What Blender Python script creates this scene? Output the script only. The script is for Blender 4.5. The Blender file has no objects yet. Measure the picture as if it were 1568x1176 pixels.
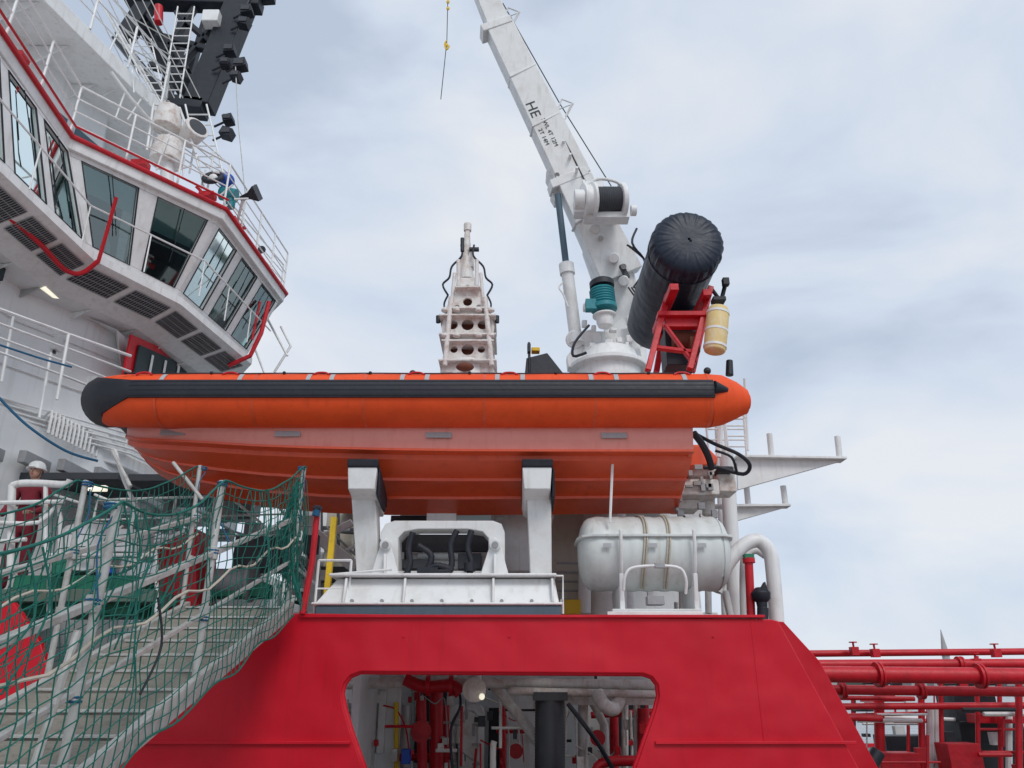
import bpy, bmesh, math, random
from mathutils import Vector, Matrix, Quaternion
random.seed(7)
rad=math.radians
V=Vector
# ------------------------------------------------------------------ survey
CAMZ=1.7; PITCH=rad(21.5); F=1180.0
cp,sp=math.cos(PITCH),math.sin(PITCH)
def ray(u,v):
    x=(u-784)/F; w=-(v-588)/F
    return V((x,cp-w*sp,sp+w*cp))
def U(u,v,Y):
    d=ray(u,v); t=Y/d.y; return V((d.x*t,Y,CAMZ+d.z*t))
def UZ(u,v,z):
    d=ray(u,v); t=(z-CAMZ)/d.z; return V((d.x*t,d.y*t,z))
def UX(u,v,X):
    d=ray(u,v); t=X/d.x; return V((X,d.y*t,CAMZ+d.z*t))
# ------------------------------------------------------------------ materials
def M(name,col,rough=.5,metal=0.,dirt=.35,dcol=None,scale=2.5,bump=.15,streak=.3,spec=.5,coat=0.,dent=0.,scuff=0.):
    m=bpy.data.materials.new(name); m.use_nodes=True
    nt=m.node_tree; N=nt.nodes; L=nt.links
    b=N['Principled BSDF']
    if dcol is None: dcol=tuple(c*.55 for c in col)
    tc=N.new('ShaderNodeTexCoord')
    n1=N.new('ShaderNodeTexNoise'); n1.inputs['Scale'].default_value=scale; n1.inputs['Detail'].default_value=6; n1.inputs['Roughness'].default_value=.68
    L.new(tc.outputs['Object'],n1.inputs['Vector'])
    r1=N.new('ShaderNodeValToRGB'); r1.color_ramp.elements[0].position=.48; r1.color_ramp.elements[1].position=.75
    r1.color_ramp.elements[0].color=(0,0,0,1); r1.color_ramp.elements[1].color=(dirt,dirt,dirt,1)
    L.new(n1.outputs['Fac'],r1.inputs['Fac'])
    last=r1.outputs['Color']
    if streak>0:
        mp=N.new('ShaderNodeMapping'); mp.inputs['Scale'].default_value=(9,9,.7); L.new(tc.outputs['Object'],mp.inputs['Vector'])
        n2=N.new('ShaderNodeTexNoise'); n2.inputs['Scale'].default_value=1.2; n2.inputs['Detail'].default_value=4; L.new(mp.outputs['Vector'],n2.inputs['Vector'])
        r2=N.new('ShaderNodeValToRGB'); r2.color_ramp.elements[0].position=.53; r2.color_ramp.elements[1].position=.78
        r2.color_ramp.elements[0].color=(0,0,0,1); r2.color_ramp.elements[1].color=(streak,streak,streak,1)
        L.new(n2.outputs['Fac'],r2.inputs['Fac'])
        mx=N.new('ShaderNodeMath'); mx.operation='MAXIMUM'; L.new(last,mx.inputs[0]); L.new(r2.outputs['Color'],mx.inputs[1]); last=mx.outputs[0]
    mix=N.new('ShaderNodeMixRGB'); mix.inputs['Color1'].default_value=(*col,1); mix.inputs['Color2'].default_value=(*dcol,1)
    L.new(last,mix.inputs['Fac']); cout=mix.outputs['Color']
    if scuff>0:
        ms=N.new('ShaderNodeMapping'); ms.inputs['Scale'].default_value=(1.2,1.2,14); ms.inputs['Rotation'].default_value=(0,.25,0); L.new(tc.outputs['Object'],ms.inputs['Vector'])
        n4=N.new('ShaderNodeTexNoise'); n4.inputs['Scale'].default_value=3; n4.inputs['Detail'].default_value=8; n4.inputs['Roughness'].default_value=.8; L.new(ms.outputs['Vector'],n4.inputs['Vector'])
        r4=N.new('ShaderNodeValToRGB'); r4.color_ramp.elements[0].position=.64; r4.color_ramp.elements[1].position=.71
        r4.color_ramp.elements[0].color=(0,0,0,1); r4.color_ramp.elements[1].color=(scuff,scuff,scuff,1); L.new(n4.outputs['Fac'],r4.inputs['Fac'])
        m4=N.new('ShaderNodeMixRGB'); m4.inputs['Color2'].default_value=(min(1,col[0]*.9+.12),col[1]+.10,col[2]+.10,1); L.new(r4.outputs['Color'],m4.inputs['Fac']); L.new(cout,m4.inputs['Color1']); cout=m4.outputs['Color']
    L.new(cout,b.inputs['Base Color'])
    ra=N.new('ShaderNodeMath'); ra.operation='MULTIPLY_ADD'; ra.inputs[1].default_value=.3; ra.inputs[2].default_value=rough-.08
    L.new(n1.outputs['Fac'],ra.inputs[0]); L.new(ra.outputs[0],b.inputs['Roughness'])
    b.inputs['Metallic'].default_value=metal; b.inputs['Specular IOR Level'].default_value=spec
    b.inputs['Coat Weight'].default_value=coat
    nrm=None
    if dent>0:
        n5=N.new('ShaderNodeTexNoise'); n5.inputs['Scale'].default_value=1.1; n5.inputs['Detail'].default_value=2; L.new(tc.outputs['Object'],n5.inputs['Vector'])
        b5=N.new('ShaderNodeBump'); b5.inputs['Strength'].default_value=dent; b5.inputs['Distance'].default_value=.25; L.new(n5.outputs['Fac'],b5.inputs['Height']); nrm=b5.outputs['Normal']
    if bump>0:
        n3=N.new('ShaderNodeTexNoise'); n3.inputs['Scale'].default_value=scale*3; n3.inputs['Detail'].default_value=3; L.new(tc.outputs['Object'],n3.inputs['Vector'])
        bp=N.new('ShaderNodeBump'); bp.inputs['Strength'].default_value=bump; bp.inputs['Distance'].default_value=.03
        L.new(n3.outputs['Fac'],bp.inputs['Height'])
        if nrm: L.new(nrm,bp.inputs['Normal'])
        nrm=bp.outputs['Normal']
    if nrm: L.new(nrm,b.inputs['Normal'])
    return m
white=M('white_paint',(.78,.79,.79),.4,dirt=.45,dcol=(.46,.42,.37),bump=.08,streak=.5)
white2=M('white_superstructure_paint',(.80,.81,.82),.45,dirt=.35,dcol=(.53,.52,.49),scale=.8,bump=.10,streak=.45,dent=.3)
whiter=M('white_paint_rust_stained',(.72,.70,.68),.5,dirt=.85,dcol=(.38,.23,.15),scale=6,bump=.2,streak=.65)
cream=M('cream_paint',(.55,.52,.44),.5,dirt=.6,dcol=(.32,.27,.2))
red=M('red_hull_paint',(.56,.003,.018),.42,dirt=.45,dcol=(.38,.003,.013),scale=1.1,bump=.08,streak=.4,spec=.35,dent=.38,scuff=.4)
redp=M('red_pipe_paint',(.54,.008,.02),.38,dirt=.6,dcol=(.22,.01,.01),scale=5,spec=.4)
orange=M('orange_fabric',(.84,.085,.014),.55,dirt=.4,dcol=(.52,.045,.01),scale=2.2,bump=.12,streak=.4,spec=.35,dent=.14)
hullo=M('orange_gelcoat',(.74,.085,.022),.3,dirt=.5,dcol=(.46,.045,.015),scale=1.4,bump=.04,streak=.5,coat=.2,scuff=.4)
hullp=M('gelcoat_painted_sky_sheen',(.82,.31,.26),.33,dirt=.5,dcol=(.64,.17,.12),scale=1.4,bump=.04,streak=.4,coat=.2,scuff=.4)  # boat topsides: sky reflection painted in as a pinker base colour
black=M('black_rubber',(.009,.011,.020),.5,dirt=.5,dcol=(.035,.035,.045),scale=5,scuff=.15)
navy=M('navy_cover_fabric',(.007,.014,.032),.42,dirt=.5,dcol=(.018,.030,.050),scale=2.2,bump=.35,spec=.4,dent=.35)
dark=M('dark_painted_steel',(.013,.017,.025),.45,dirt=.5,dcol=(.05,.05,.06))
dgrey=M('dark_grey',(.05,.055,.065),.6)
grey=M('grey_steel',(.33,.34,.35),.5,dirt=.6,dcol=(.2,.16,.13),scale=5)
alu=M('aluminium',(.50,.50,.48),.5,metal=.25,dirt=.7,dcol=(.26,.22,.18),scale=7)
tread=M('gangway_tread',(.33,.31,.27),.8,dirt=.8,dcol=(.17,.15,.12),scale=8)
net=M('green_net_twine',(.007,.115,.09),.85,dirt=.6,dcol=(.02,.19,.16),scale=10,bump=0,streak=0)
rope=M('rope_offwhite',(.50,.46,.38),.9,scale=20,streak=0)
bluer=M('blue_rope',(.02,.11,.22),.85,scale=20,streak=0)
strapb=M('black_strap',(.02,.025,.03),.8,streak=0)
yellow=M('yellow_paint',(.78,.52,.02),.45,dirt=.5,dcol=(.4,.25,.03),scale=5)
yelw=M('faded_yellow_cover',(.74,.55,.24),.6,dirt=.8,dcol=(.78,.74,.66),scale=5,streak=.6)
teal=M('teal_paint',(.01,.22,.26),.4,scale=5)
green=M('green_paint',(.01,.18,.10),.5,scale=5,dirt=.6)
blue=M('blue_paint',(.01,.08,.45),.4)
slate=M('slate_blue_paint',(.07,.12,.16),.5)
ductm=M('dark_duct',(.035,.04,.05),.4,dirt=.5,dcol=(.1,.1,.1))
grate=M('dark_grating',(.035,.04,.05),.6,scale=30)
patch=M('grey_patch',(.42,.43,.45),.6,scale=8)
concrete=M('quay_concrete',(.38,.37,.35),.85,scale=.6,dirt=.5)
deckm=M('green_deck_paint',(.10,.16,.13),.6,scale=1,dcol=(.16,.09,.06),dirt=.7)
canm=M('liferaft_grp',(.64,.68,.67),.42,dirt=.5,dcol=(.43,.42,.36),scale=2.5,bump=.03,streak=.6)
blind=M('teal_blind',(.30,.52,.51),.6,scale=1,bump=0,streak=.2)
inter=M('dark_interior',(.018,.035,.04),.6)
skin_m=M('skin',(.55,.32,.24),.5,dirt=.1,bump=0,streak=0)
cover=M('red_coverall',(.20,.015,.03),.8,scale=8)
rustm=M('rust_brown',(.16,.05,.03),.8,scale=8)
townm=M('distant_building',(.42,.40,.40),.9,scale=.05)
treem=M('distant_land',(.09,.12,.10),.9,scale=.05)
gl=bpy.data.materials.new('tinted_window_glass'); gl.use_nodes=True
nt=gl.node_tree; nt.nodes.remove(nt.nodes['Principled BSDF']); out=nt.nodes['Material Output']
tr=nt.nodes.new('ShaderNodeBsdfTransparent'); tr.inputs[0].default_value=(.66,.90,.88,1)
gs=nt.nodes.new('ShaderNodeBsdfGlossy'); gs.inputs['Roughness'].default_value=.03; gs.inputs[0].default_value=(.8,.92,.92,1)
fr=nt.nodes.new('ShaderNodeFresnel'); fr.inputs[0].default_value=2.6
mxs=nt.nodes.new('ShaderNodeMixShader'); nt.links.new(fr.outputs[0],mxs.inputs[0]); nt.links.new(tr.outputs[0],mxs.inputs[1]); nt.links.new(gs.outputs[0],mxs.inputs[2]); nt.links.new(mxs.outputs[0],out.inputs[0])
lampm=bpy.data.materials.new('lamp_tube'); lampm.use_nodes=True
b=lampm.node_tree.nodes['Principled BSDF']; b.inputs['Base Color'].default_value=(.9,.88,.75,1); b.inputs['Emission Color'].default_value=(1,.95,.75,1); b.inputs['Emission Strength'].default_value=.8
wat=M('sea_water',(.10,.14,.16),.12,dirt=.2,scale=.3,bump=.0,streak=0)
nt=wat.node_tree; tc=nt.nodes.new('ShaderNodeTexCoord'); nn=nt.nodes.new('ShaderNodeTexNoise'); nn.inputs['Scale'].default_value=.8; nn.inputs['Detail'].default_value=5
nt.links.new(tc.outputs['Object'],nn.inputs['Vector']); bp=nt.nodes.new('ShaderNodeBump'); bp.inputs['Strength'].default_value=.5; bp.inputs['Distance'].default_value=.3
nt.links.new(nn.outputs['Fac'],bp.inputs['Height']); nt.links.new(bp.outputs['Normal'],nt.nodes['Principled BSDF'].inputs['Normal'])
# ------------------------------------------------------------------ mesh kit
def crom(pts,k=6):
    P=[V(p) for p in pts]; n=len(P); out=[]
    if n<3: return P
    for i in range(n-1):
        p0=P[max(i-1,0)];p1=P[i];p2=P[i+1];p3=P[min(i+2,n-1)]
        for j in range(k):
            t=j/k
            out.append(.5*((2*p1)+(p2-p0)*t+(2*p0-5*p1+4*p2-p3)*t*t+(3*p1-p0-3*p2+p3)*t**3))
    out.append(P[-1]); return out
class Part:
    def __init__(s,name,mat,bevel): s.name=name;s.mat=mat;s.bevel=bevel;s.v=[];s.f=[]
    def add(s,vs,fs):
        o=len(s.v); s.v+= [tuple(v) for v in vs]; s.f+=[tuple(i+o for i in f) for f in fs]
    def hexa(s,a):
        s.add(a,[(3,2,1,0),(4,5,6,7),(0,1,5,4),(1,2,6,5),(2,3,7,6),(3,0,4,7)])
    def box(s,c,d,R=None):
        c=V(c);x,y,z=d[0]/2,d[1]/2,d[2]/2
        a=[V(q) for q in [(-x,-y,-z),(x,-y,-z),(x,y,-z),(-x,y,-z),(-x,-y,z),(x,-y,z),(x,y,z),(-x,y,z)]]
        if R is not None: a=[R@q for q in a]
        s.hexa([q+c for q in a])
    def beam(s,p0,p1,w,h,up=V((0,0,1)),w1=None,h1=None):
        p0=V(p0);p1=V(p1);t=(p1-p0).normalized(); up=V(up)
        if abs(t.dot(up))>.98: up=V((0,1,0))
        sd=t.cross(up).normalized(); u2=sd.cross(t).normalized()
        w1=w if w1 is None else w1; h1=h if h1 is None else h1
        A=[p0+sd*a*w/2+u2*b*h/2 for a,b in((-1,-1),(1,-1),(1,1),(-1,1))]
        B=[p1+sd*a*w1/2+u2*b*h1/2 for a,b in((-1,-1),(1,-1),(1,1),(-1,1))]
        s.hexa(A+B)
    def prism(s,poly,ext):
        ext=V(ext);n=len(poly);P=[V(p) for p in poly]
        s.add(P+[p+ext for p in P],[tuple(range(n))[::-1],tuple(range(n,2*n))]+[(i,(i+1)%n,n+(i+1)%n,n+i) for i in range(n)])
    def tube(s,pts,r,n=8,closed=False,caps=True):
        P=[V(p) for p in pts];m=len(P)
        if m<2: return
        rr=r if isinstance(r,(list,tuple)) else [r]*m
        T=[]
        for i in range(m):
            if closed: t=P[(i+1)%m]-P[i-1]
            else: t=P[min(i+1,m-1)]-P[max(i-1,0)]
            if t.length<1e-7: t=V((0,0,1))
            T.append(t.normalized())
        a=V((0,0,1)) if abs(T[0].z)<.9 else V((1,0,0))
        nrm=T[0].cross(a).normalized(); vs=[];fs=[]
        for i in range(m):
            if i:
                q=T[i-1].rotation_difference(T[i]); nrm=(q@nrm); nrm=(nrm-T[i]*nrm.dot(T[i])).normalized()
            bn=T[i].cross(nrm)
            for j in range(n):
                an=2*math.pi*j/n; vs.append(P[i]+(nrm*math.cos(an)+bn*math.sin(an))*rr[i])
        for i in range(m if closed else m-1):
            for j in range(n):
                k=(i+1)%m; fs.append((i*n+j,i*n+(j+1)%n,k*n+(j+1)%n,k*n+j))
        if caps and not closed:
            fs.append(tuple(range(n))[::-1]); fs.append(tuple(range((m-1)*n,m*n)))
        s.add(vs,fs)
    def cyl(s,p0,p1,r,r1=None,n=16): s.tube([p0,p1],[r,r if r1 is None else r1],n)
    def lathe(s,o,ax,prof,n=24):
        o=V(o);ax=V(ax).normalized(); s.tube([o+ax*(q[0]+i*1e-5) for i,q in enumerate(prof)],[max(q[1],1e-4) for q in prof],n)
    def ball(s,c,r,sc=(1,1,1),n=16,m=10):
        c=V(c);vs=[];fs=[]
        for i in range(m+1):
            th=math.pi*i/m
            for j in range(n):
                a=2*math.pi*j/n; vs.append(c+V((r*sc[0]*math.sin(th)*math.cos(a),r*sc[1]*math.sin(th)*math.sin(a),r*sc[2]*math.cos(th))))
        for i in range(m):
            for j in range(n): fs.append((i*n+j,(i+1)*n+j,(i+1)*n+(j+1)%n,i*n+(j+1)%n))
        s.add(vs,fs)
    def loft(s,rings,close=False):
        n=len(rings[0]);vs=[p for r in rings for p in r];fs=[]
        for i in range(len(rings)-1):
            for j in range(n if close else n-1):
                fs.append((i*n+j,i*n+(j+1)%n,(i+1)*n+(j+1)%n,(i+1)*n+j))
        s.add(vs,fs)
    def plate(s,outer,holes,y0,th,bev=.01):
        cu=bpy.data.curves.new('t','CURVE');cu.dimensions='2D';cu.fill_mode='BOTH';cu.extrude=th/2-bev;cu.bevel_depth=bev;cu.bevel_resolution=1;cu.offset=-bev
        for lp in [outer]+holes:
            sp_=cu.splines.new('POLY');sp_.points.add(len(lp)-1);sp_.use_cyclic_u=True
            for i,(x,z) in enumerate(lp): sp_.points[i].co=(x,z,0,1)
        ob=bpy.data.objects.new('t',cu);me=ob.to_mesh()
        s.add([V((v.co.x,y0+th/2-v.co.z,v.co.y)) for v in me.vertices],[tuple(p.vertices) for p in me.polygons])
        ob.to_mesh_clear();bpy.data.objects.remove(ob)
GROUPS=[]
class G:
    def __init__(s,name): s.name=name;s.parts={};GROUPS.append(s);s.extra=[]
    def p(s,name,mat,bevel=.006):
        if name not in s.parts: s.parts[name]=Part(name,mat,bevel)
        return s.parts[name]
    def finish(s):
        allv=[v for p in s.parts.values() for v in p.v]
        if not allv: return
        n=len(allv); c=V((sum(v[0] for v in allv)/n,sum(v[1] for v in allv)/n,min(v[2] for v in allv)))
        e=bpy.data.objects.new(s.name,None);bpy.context.scene.collection.objects.link(e);e.location=c
        for p in s.parts.values():
            if not p.v: continue
            me=bpy.data.meshes.new(p.name);me.from_pydata(p.v,[],p.f);me.materials.append(p.mat);me.validate()
            for q in me.polygons:q.use_smooth=True
            bm=bmesh.new();bm.from_mesh(me);bmesh.ops.recalc_face_normals(bm,faces=bm.faces);bm.to_mesh(me);bm.free()
            me.set_sharp_from_angle(angle=rad(38))
            ob=bpy.data.objects.new(p.name,me);bpy.context.scene.collection.objects.link(ob);ob.parent=e;ob.location=-c
            if p.bevel>0 and len(p.v)<12000:
                md=ob.modifiers.new('b','BEVEL');md.width=p.bevel;md.segments=2;md.limit_method='ANGLE';md.angle_limit=rad(50)
        for ob in s.extra:
            ob.parent=e; ob.location=ob.location-c
def rail(part,pts,h=1.0,nr=3,step=1.0,r=.02,up=V((0,0,1)),r2=None):
    P=[V(p) for p in pts]
    r2=r2 or r*.7
    for k in range(nr):
        hh=h*(k+1)/nr
        part.tube([p+up*hh for p in P],r if k==nr-1 else r2,6)
    for i in range(len(P)-1):
        d=(P[i+1]-P[i]);n=max(1,round(d.length/step))
        for j in range(n+(1 if i==len(P)-2 else 0)):
            q=P[i]+d*(j/n); part.tube([q,q+up*h],r,6)
def ladder(part,a,b,w,side,n=8,r=.02):
    a=V(a);b=V(b);s=V(side).normalized()*w/2
    part.tube([a-s,b-s],r,6);part.tube([a+s,b+s],r,6)
    for i in range(1,n):
        q=a.lerp(b,i/n);part.tube([q-s,q+s],r*.8,6)
# ------------------------------------------------------------------ ground, water, quay
g=G('sea_water'); w=g.p('surface',wat,0); w.add([(-3000,8,-2.6),(3000,8,-2.6),(3000,4000,-2.6),(-3000,4000,-2.6)],[(0,1,2,3)])
g=G('quay'); q=g.p('slab',concrete,.02); q.box((0,-46,-1.5),(400,106,3)); q.box((0,6.8,.1),(400,.35,.2))
q.add([(-400,-1000,-.01),(400,-1000,-.01),(400,-99,-.01),(-400,-99,-.01)],[(0,1,2,3)])
g=G('far_shore'); q=g.p('land',treem,0)
for i in range(60):
    x=-1300+i*45; q.box((x,1000+random.uniform(-50,50),2),(60,60,random.uniform(10,20)))
t=g.p('buildings',townm,0)
for i in range(70):
    x=-900+i*28+random.uniform(-8,8);hh=random.uniform(8,26); t.box((x,900+random.uniform(-30,30),hh/2-3),(random.uniform(12,26),20,hh))
t.cyl((478,900,0),(478,900,34),4,4,8);t.cyl((478,900,34),(478,900,62),4.5,.3,8); t.cyl((585,900,0),(585,900,55),1.2,.6,8)
# ------------------------------------------------------------------ ship hull
YH=9.0
def XZ(u,v,Y=YH):
    p=U(u,v,Y);return (p.x,p.z)
def poly(L,Y): return [XZ(u,v,Y) for u,v in L]
g=G('ship_hull')
hl=g.p('side_plating',red,0)
hole=[(XZ(548,1160)[0],.55)]
hole+=[XZ(556,1176),XZ(536,1120),XZ(526,1085),XZ(522,1062),XZ(526,1046),XZ(536,1034),XZ(552,1028)]
hole+=[XZ(985,1031),XZ(999,1036),XZ(1008,1048),XZ(1010,1066),XZ(1004,1090),XZ(990,1130),XZ(974,1176)]
hole+=[(XZ(975,1176)[0]-.1,.55)]
hl.plate([(-20,-2.9),(-20,.55),(-4.9,.55),XZ(440,941),XZ(450,939),XZ(1180,948),XZ(1192,951),(3.80,.55),(25,.55),(25,-2.9)],[hole],YH,.12,.012)
sm=g.p('rubbing_bead',red,.004)
z1=XZ(300,1137)[1]
sm.box(((-4.1+XZ(534,1137)[0])/2,YH-.012,z1),(abs(-4.1-XZ(540,1137)[0]),.05,.03))
xr0=XZ(1003,1137)[0];xr1=XZ(1310,1137)[0]; sm.box(((xr0+xr1)/2,YH-.012,z1),(xr1-xr0,.05,.03))
a=U(1150,952,YH-.004); sm.box((a.x,YH-.001,(a.z+z1)/2),(.014,.008,a.z-z1))
a=U(700,945,YH); sm.box((XZ(815,945)[0],YH+.06,a.z+.008),(5.2,.2,.03))
for u in(618,780,1092):
    q=U(u,975,YH); sm.cyl((q.x,YH-.012,q.z),(q.x,YH+.01,q.z),.012,n=8)
rim=g.p('opening_rim',red,0)
hp=[V((x,YH+.06,z)) for x,z in hole]; rim.tube(hp,.032,8)
b2=g.p('inner_bulwark',red,.01)
b2.prism([U(1172,950,10.2),U(1200,952,10.2),U(1255,1012,10.2),U(1345,1176,10.2),U(1345,1300,10.2),U(1172,1300,10.2)],(0,.08,0))
b3=g.p('forward_bulwark',red,.01)
b3.prism([U(-260,900,9.3),U(20,922,9.3),U(62,985,9.3),U(120,1190,9.3),U(120,1400,9.3),U(-260,1400,9.3)][::-1],(0,.1,0))
b3.box((-4.0,9.3,-.9),(32,.1,3.2))
dk=g.p('main_deck',deckm,0); dk.box((2.5,16,.1),(45,13.7,.2))
fs=g.p('far_side',red,0); fs.box((2.5,22.9,-1.3),(45,.1,3.2))
# ------------------------------------------------------------------ inner deck
g=G('deckhouse')
wl=g.p('bulkhead',white2,.01)
wl.box((-.2,14.0,2.0),(7.0,.2,3.9)); wl.box((-1.95,12.2,1.9),(.1,3.6,3.6)); wl.box((-.1,13.2,2.75),(6.6,1.5,.08))
wl.box((U(560,1100,12.2).x,11.9,1.2),(1.1,.1,2.4))
wl.box((.3,13.4,4.6),(4.6,2.4,.08))
pn=g.p('wall_panel',white,.006)
pn.box(U(552,1112,11.8),(.42,.1,.62)); pn.box(U(585,1105,11.8),(.1,.1,.8)); pn.box(U(555,1165,11.8),(.3,.08,.25)); pn.box(U(545,1075,11.8),(.25,.08,.2)); pn.box(U(578,1070,11.8),(.1,.1,.12))
pn.box(U(800,1110,13.3),(.5,.1,1.6)); pn.box(U(915,1120,13.2),(.4,.1,1.6))
dkp=g.p('wall_fittings',dark,.004)
dkp.box(U(568,1036,11.7),(.14,.1,.22)); dkp.box(U(600,1060,13.8),(.1,.1,.3)); dkp.box(U(760,1130,13.7),(.25,.1,.9)); dkp.box(U(970,1100,13.7),(.5,.1,1.1)); dkp.box(U(660,1100,13.8),(.5,.1,1.3))
dr=g.p('door',whiter,.02)
def rrect(u0,v0,u1,v1,Y,r=.07):
    a=U(u0,v1,Y);b=U(u1,v0,Y);o=[]
    for cx,cz,a0 in((b.x-r,b.z-r,0),(a.x+r,b.z-r,90),(a.x+r,a.z+r,180),(b.x-r,a.z+r,270)):
        for k in range(5):
            an=rad(a0+k*22.5);o.append((cx+r*math.cos(an),cz+r*math.sin(an)))
    return o
fr_=g.p('door_frame',white,.0); fr_.plate(rrect(684,1078,742,1240,12.9,.12),[rrect(694,1088,732,1230,12.9,.1)],12.85,.14,.01)
dr.plate(rrect(696,1090,730,1230,12.8,.1),[],12.82,.1,.01)
hd=g.p('door_handles',grey,.003)
for v in (1110,1140,1170):
    hd.box(U(699,v,12.7),(.12,.05,.035)); hd.box(U(728,v,12.7),(.1,.05,.035))
g.p('notice',green,.002).box(U(708,1160,12.72),(.1,.02,.10))
pw=g.p('white_pipes',whiter,.0)
pw.tube([U(500,1048,11),U(640,1044,11),U(1020,1050,11)],.07,12)
pw.tube([U(780,1058,10.8),U(1020,1064,10.8)],.05,12)
pw.tube([U(620,1080,12.5),U(620,1240,12.5)],.07,12)
pw.tube([U(750,1042,11.2),U(790,1090,11.2),U(835,1150,11.2)],.07,12)
pw.tube([U(893,1050,11.5),U(893,1240,11.5)],.07,12)
pw.tube([U(905,1070,11.8),U(925,1110,11.8),U(930,1240,11.8)],.06,12)
pw.tube([U(957,1060,12.4),U(957,1240,12.4)],.05,12)
pw.tube([U(975,1060,11.4),U(975,1240,11.4)],.045,12)
pw.tube(crom([U(755,1240,10.6),U(755,1150,10.6),U(757,1135,10.6)]),.04,10)
pw.box(U(920,1066,11.4),(1.4,.3,.22)); pw.box(U(660,1040,11.8),(.7,.3,.2))
pw.lathe(U(727,1056,10.6),(0,-1,0),[(0,.12),(.1,.15),(.14,.15),(.15,.12)],20); pw.cyl(U(727,1056,10.6),U(727,1030,10.8),.09)
pw.tube(crom([U(948,1070,10.9),U(940,1085,10.7),U(925,1080,10.6),U(915,1062,10.7)]),.09,12)
lm=g.p('lamp_lens',lampm,0); lm.lathe(U(738,1066,10.4),(0,-1,-.3),[(0,.035),(.04,.035),(.06,.02)],12)
pr=g.p('red_pipes',redp,.0)
pr.tube(crom([U(620,1040,10.9),U(650,1052,10.9),U(690,1050,10.9),U(705,1062,10.9)]),.08,12)
pr.tube([U(645,1070,11.7),U(648,1240,11.7)],.07,12); pr.tube([U(668,1060,12),U(668,1240,12)],.1,12); pr.tube([U(683,1080,12.4),U(683,1240,12.4)],.05,12)
pr.lathe(U(645,1120,11.6),(0,-1,0),[(0,.14),(.05,.14)],16)
for u in (655,690): pr.lathe(U(u,1050,10.9)+V((-.02,0,0)),(1,0,0),[(0,.13),(.05,.13)],16)
pr.tube([U(985,1085,11.2),U(985,1240,11.2)],.08,12); pr.box(U(995,1115,11.2),(.3,.3,.12)); pr.box(U(995,1150,11.5),(.35,.3,.1))
pr.tube([U(760,1120,13.1),U(830,1120,13.1)],.03,8); pr.tube(crom([U(912,1240,10.4),U(915,1175,10.4),U(960,1165,10.4),U(1010,1170,10.4)]),.06,12)
pr.tube([U(770,1075,12.8),U(770,1240,12.8)],.05,12); pr.tube([U(905,1095,12.6),U(1000,1090,12.6)],.05,10); pr.tube([U(600,1160,12.4),U(690,1158,12.4)],.05,10); pr.tube([U(940,1090,13),U(942,1240,13)],.07,12)
pr.lathe(U(915,1130,11.2),(0,-1,0),[(0,.10),(.03,.10)],16); pr.lathe(U(790,1150,12),(0,-1,0),[(0,.10),(.03,.10)],16)
py=g.p('yellow_pipe',yellow,0); py.tube([U(607,1075,11.7),U(607,1240,11.7)],.035,10)
du=g.p('corrugated_duct',ductm,0)
a=U(842,1066,10.9);bq=U(842,1260,10.9);n=80
du.tube([a.lerp(bq,i/n) for i in range(n+1)],[.19+(.006 if i%2 else 0) for i in range(n+1)],24)
du.box(U(842,1066,10.9),(.44,.4,.10))
bh=g.p('black_hose',black,0); bh.tube(crom([U(870,1078,10.3),U(895,1110,10.2),U(920,1145,10.3),U(945,1190,10.4)]),.03,8)
bh.tube(crom([U(700,1045,11.2),U(705,1080,11),U(690,1120,11),U(695,1200,11)]),.018,6)
g.p('rag',blue,.01).box(U(622,1158,11.4),(.12,.12,.18))
for i in range(120):
    u=random.uniform(530,1000);v=random.uniform(1036,1170);Y=random.uniform(11.2,12.7)
    k=random.choice(['small_brackets','small_dark_fittings','small_red_fittings','small_white_fittings','small_white_fittings']);mt={'small_brackets':grey,'small_dark_fittings':dark,'small_red_fittings':redp,'small_white_fittings':whiter}[k]
    P_=g.p(k,mt,.003);rr=random.random()
    if rr<.4: P_.box(U(u,v,Y),(random.uniform(.03,.12),.1,random.uniform(.03,.16)))
    elif rr<.75: P_.tube([U(u,v,Y),U(u+random.uniform(-4,4),v+random.uniform(30,120),Y)],random.uniform(.01,.025),8)
    elif rr<.9: P_.tube(crom([U(u,v,Y),U(u+20,v+random.uniform(5,20),Y),U(u+35,v+random.uniform(-5,40),Y),U(u+40,v+80,Y)],4),random.uniform(.008,.014),6)
    else: P_.tube([U(u,v,Y),U(u+random.uniform(20,60),v,Y)],random.uniform(.012,.025),8)
# ------------------------------------------------------------------ superstructure & bridge
g=G('ship_superstructure')
ww=g.p('walls',white2,.02)
plan=[(-9.4,5.5),(-8.7,8.0),(-8.3,11.6),(-7.4,13.4),(-7.1,16.6),(-13,17),(-13,5.5)]
ww.prism([V((x,y,.2)) for x,y in plan],(0,0,8.0))
S=[UZ(-60,206,8.5),UZ(135,390,8.5),UZ(268,458,8.5),UZ(375,548,8.5)]
H=[UZ(-60,-25,10.2),UZ(104,214,10.2),UZ(341,325,10.2),UZ(433,452,10.2)]
S=[S[0]+(S[0]-S[1])*.9]+S+[V((-7.2,17.6,8.5)),V((-13,17.6,8.5))]
H=[H[0]+(H[0]-H[1])*.7]+H+[V((-6.8,17.9,10.2)),V((-13,17.9,10.2))]
cen=V((-10,12,0))
def off(P,d,z):
    out=[]
    for i,p in enumerate(P):
        a=P[max(i-1,0)];b_=P[min(i+1,len(P)-1)];t=(b_-a);t.z=0;t.normalize();n_=V((t.y,-t.x,0));out.append(V((p.x,p.y,z))+n_*d)
    return out
fas=g.p('bridge_ledge',white,.015)
o1=off(S,.16,8.5);o2=off(S,.16,8.36);i1=off(S,-.0,8.52);i2=off(S,-.75,7.98)
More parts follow.
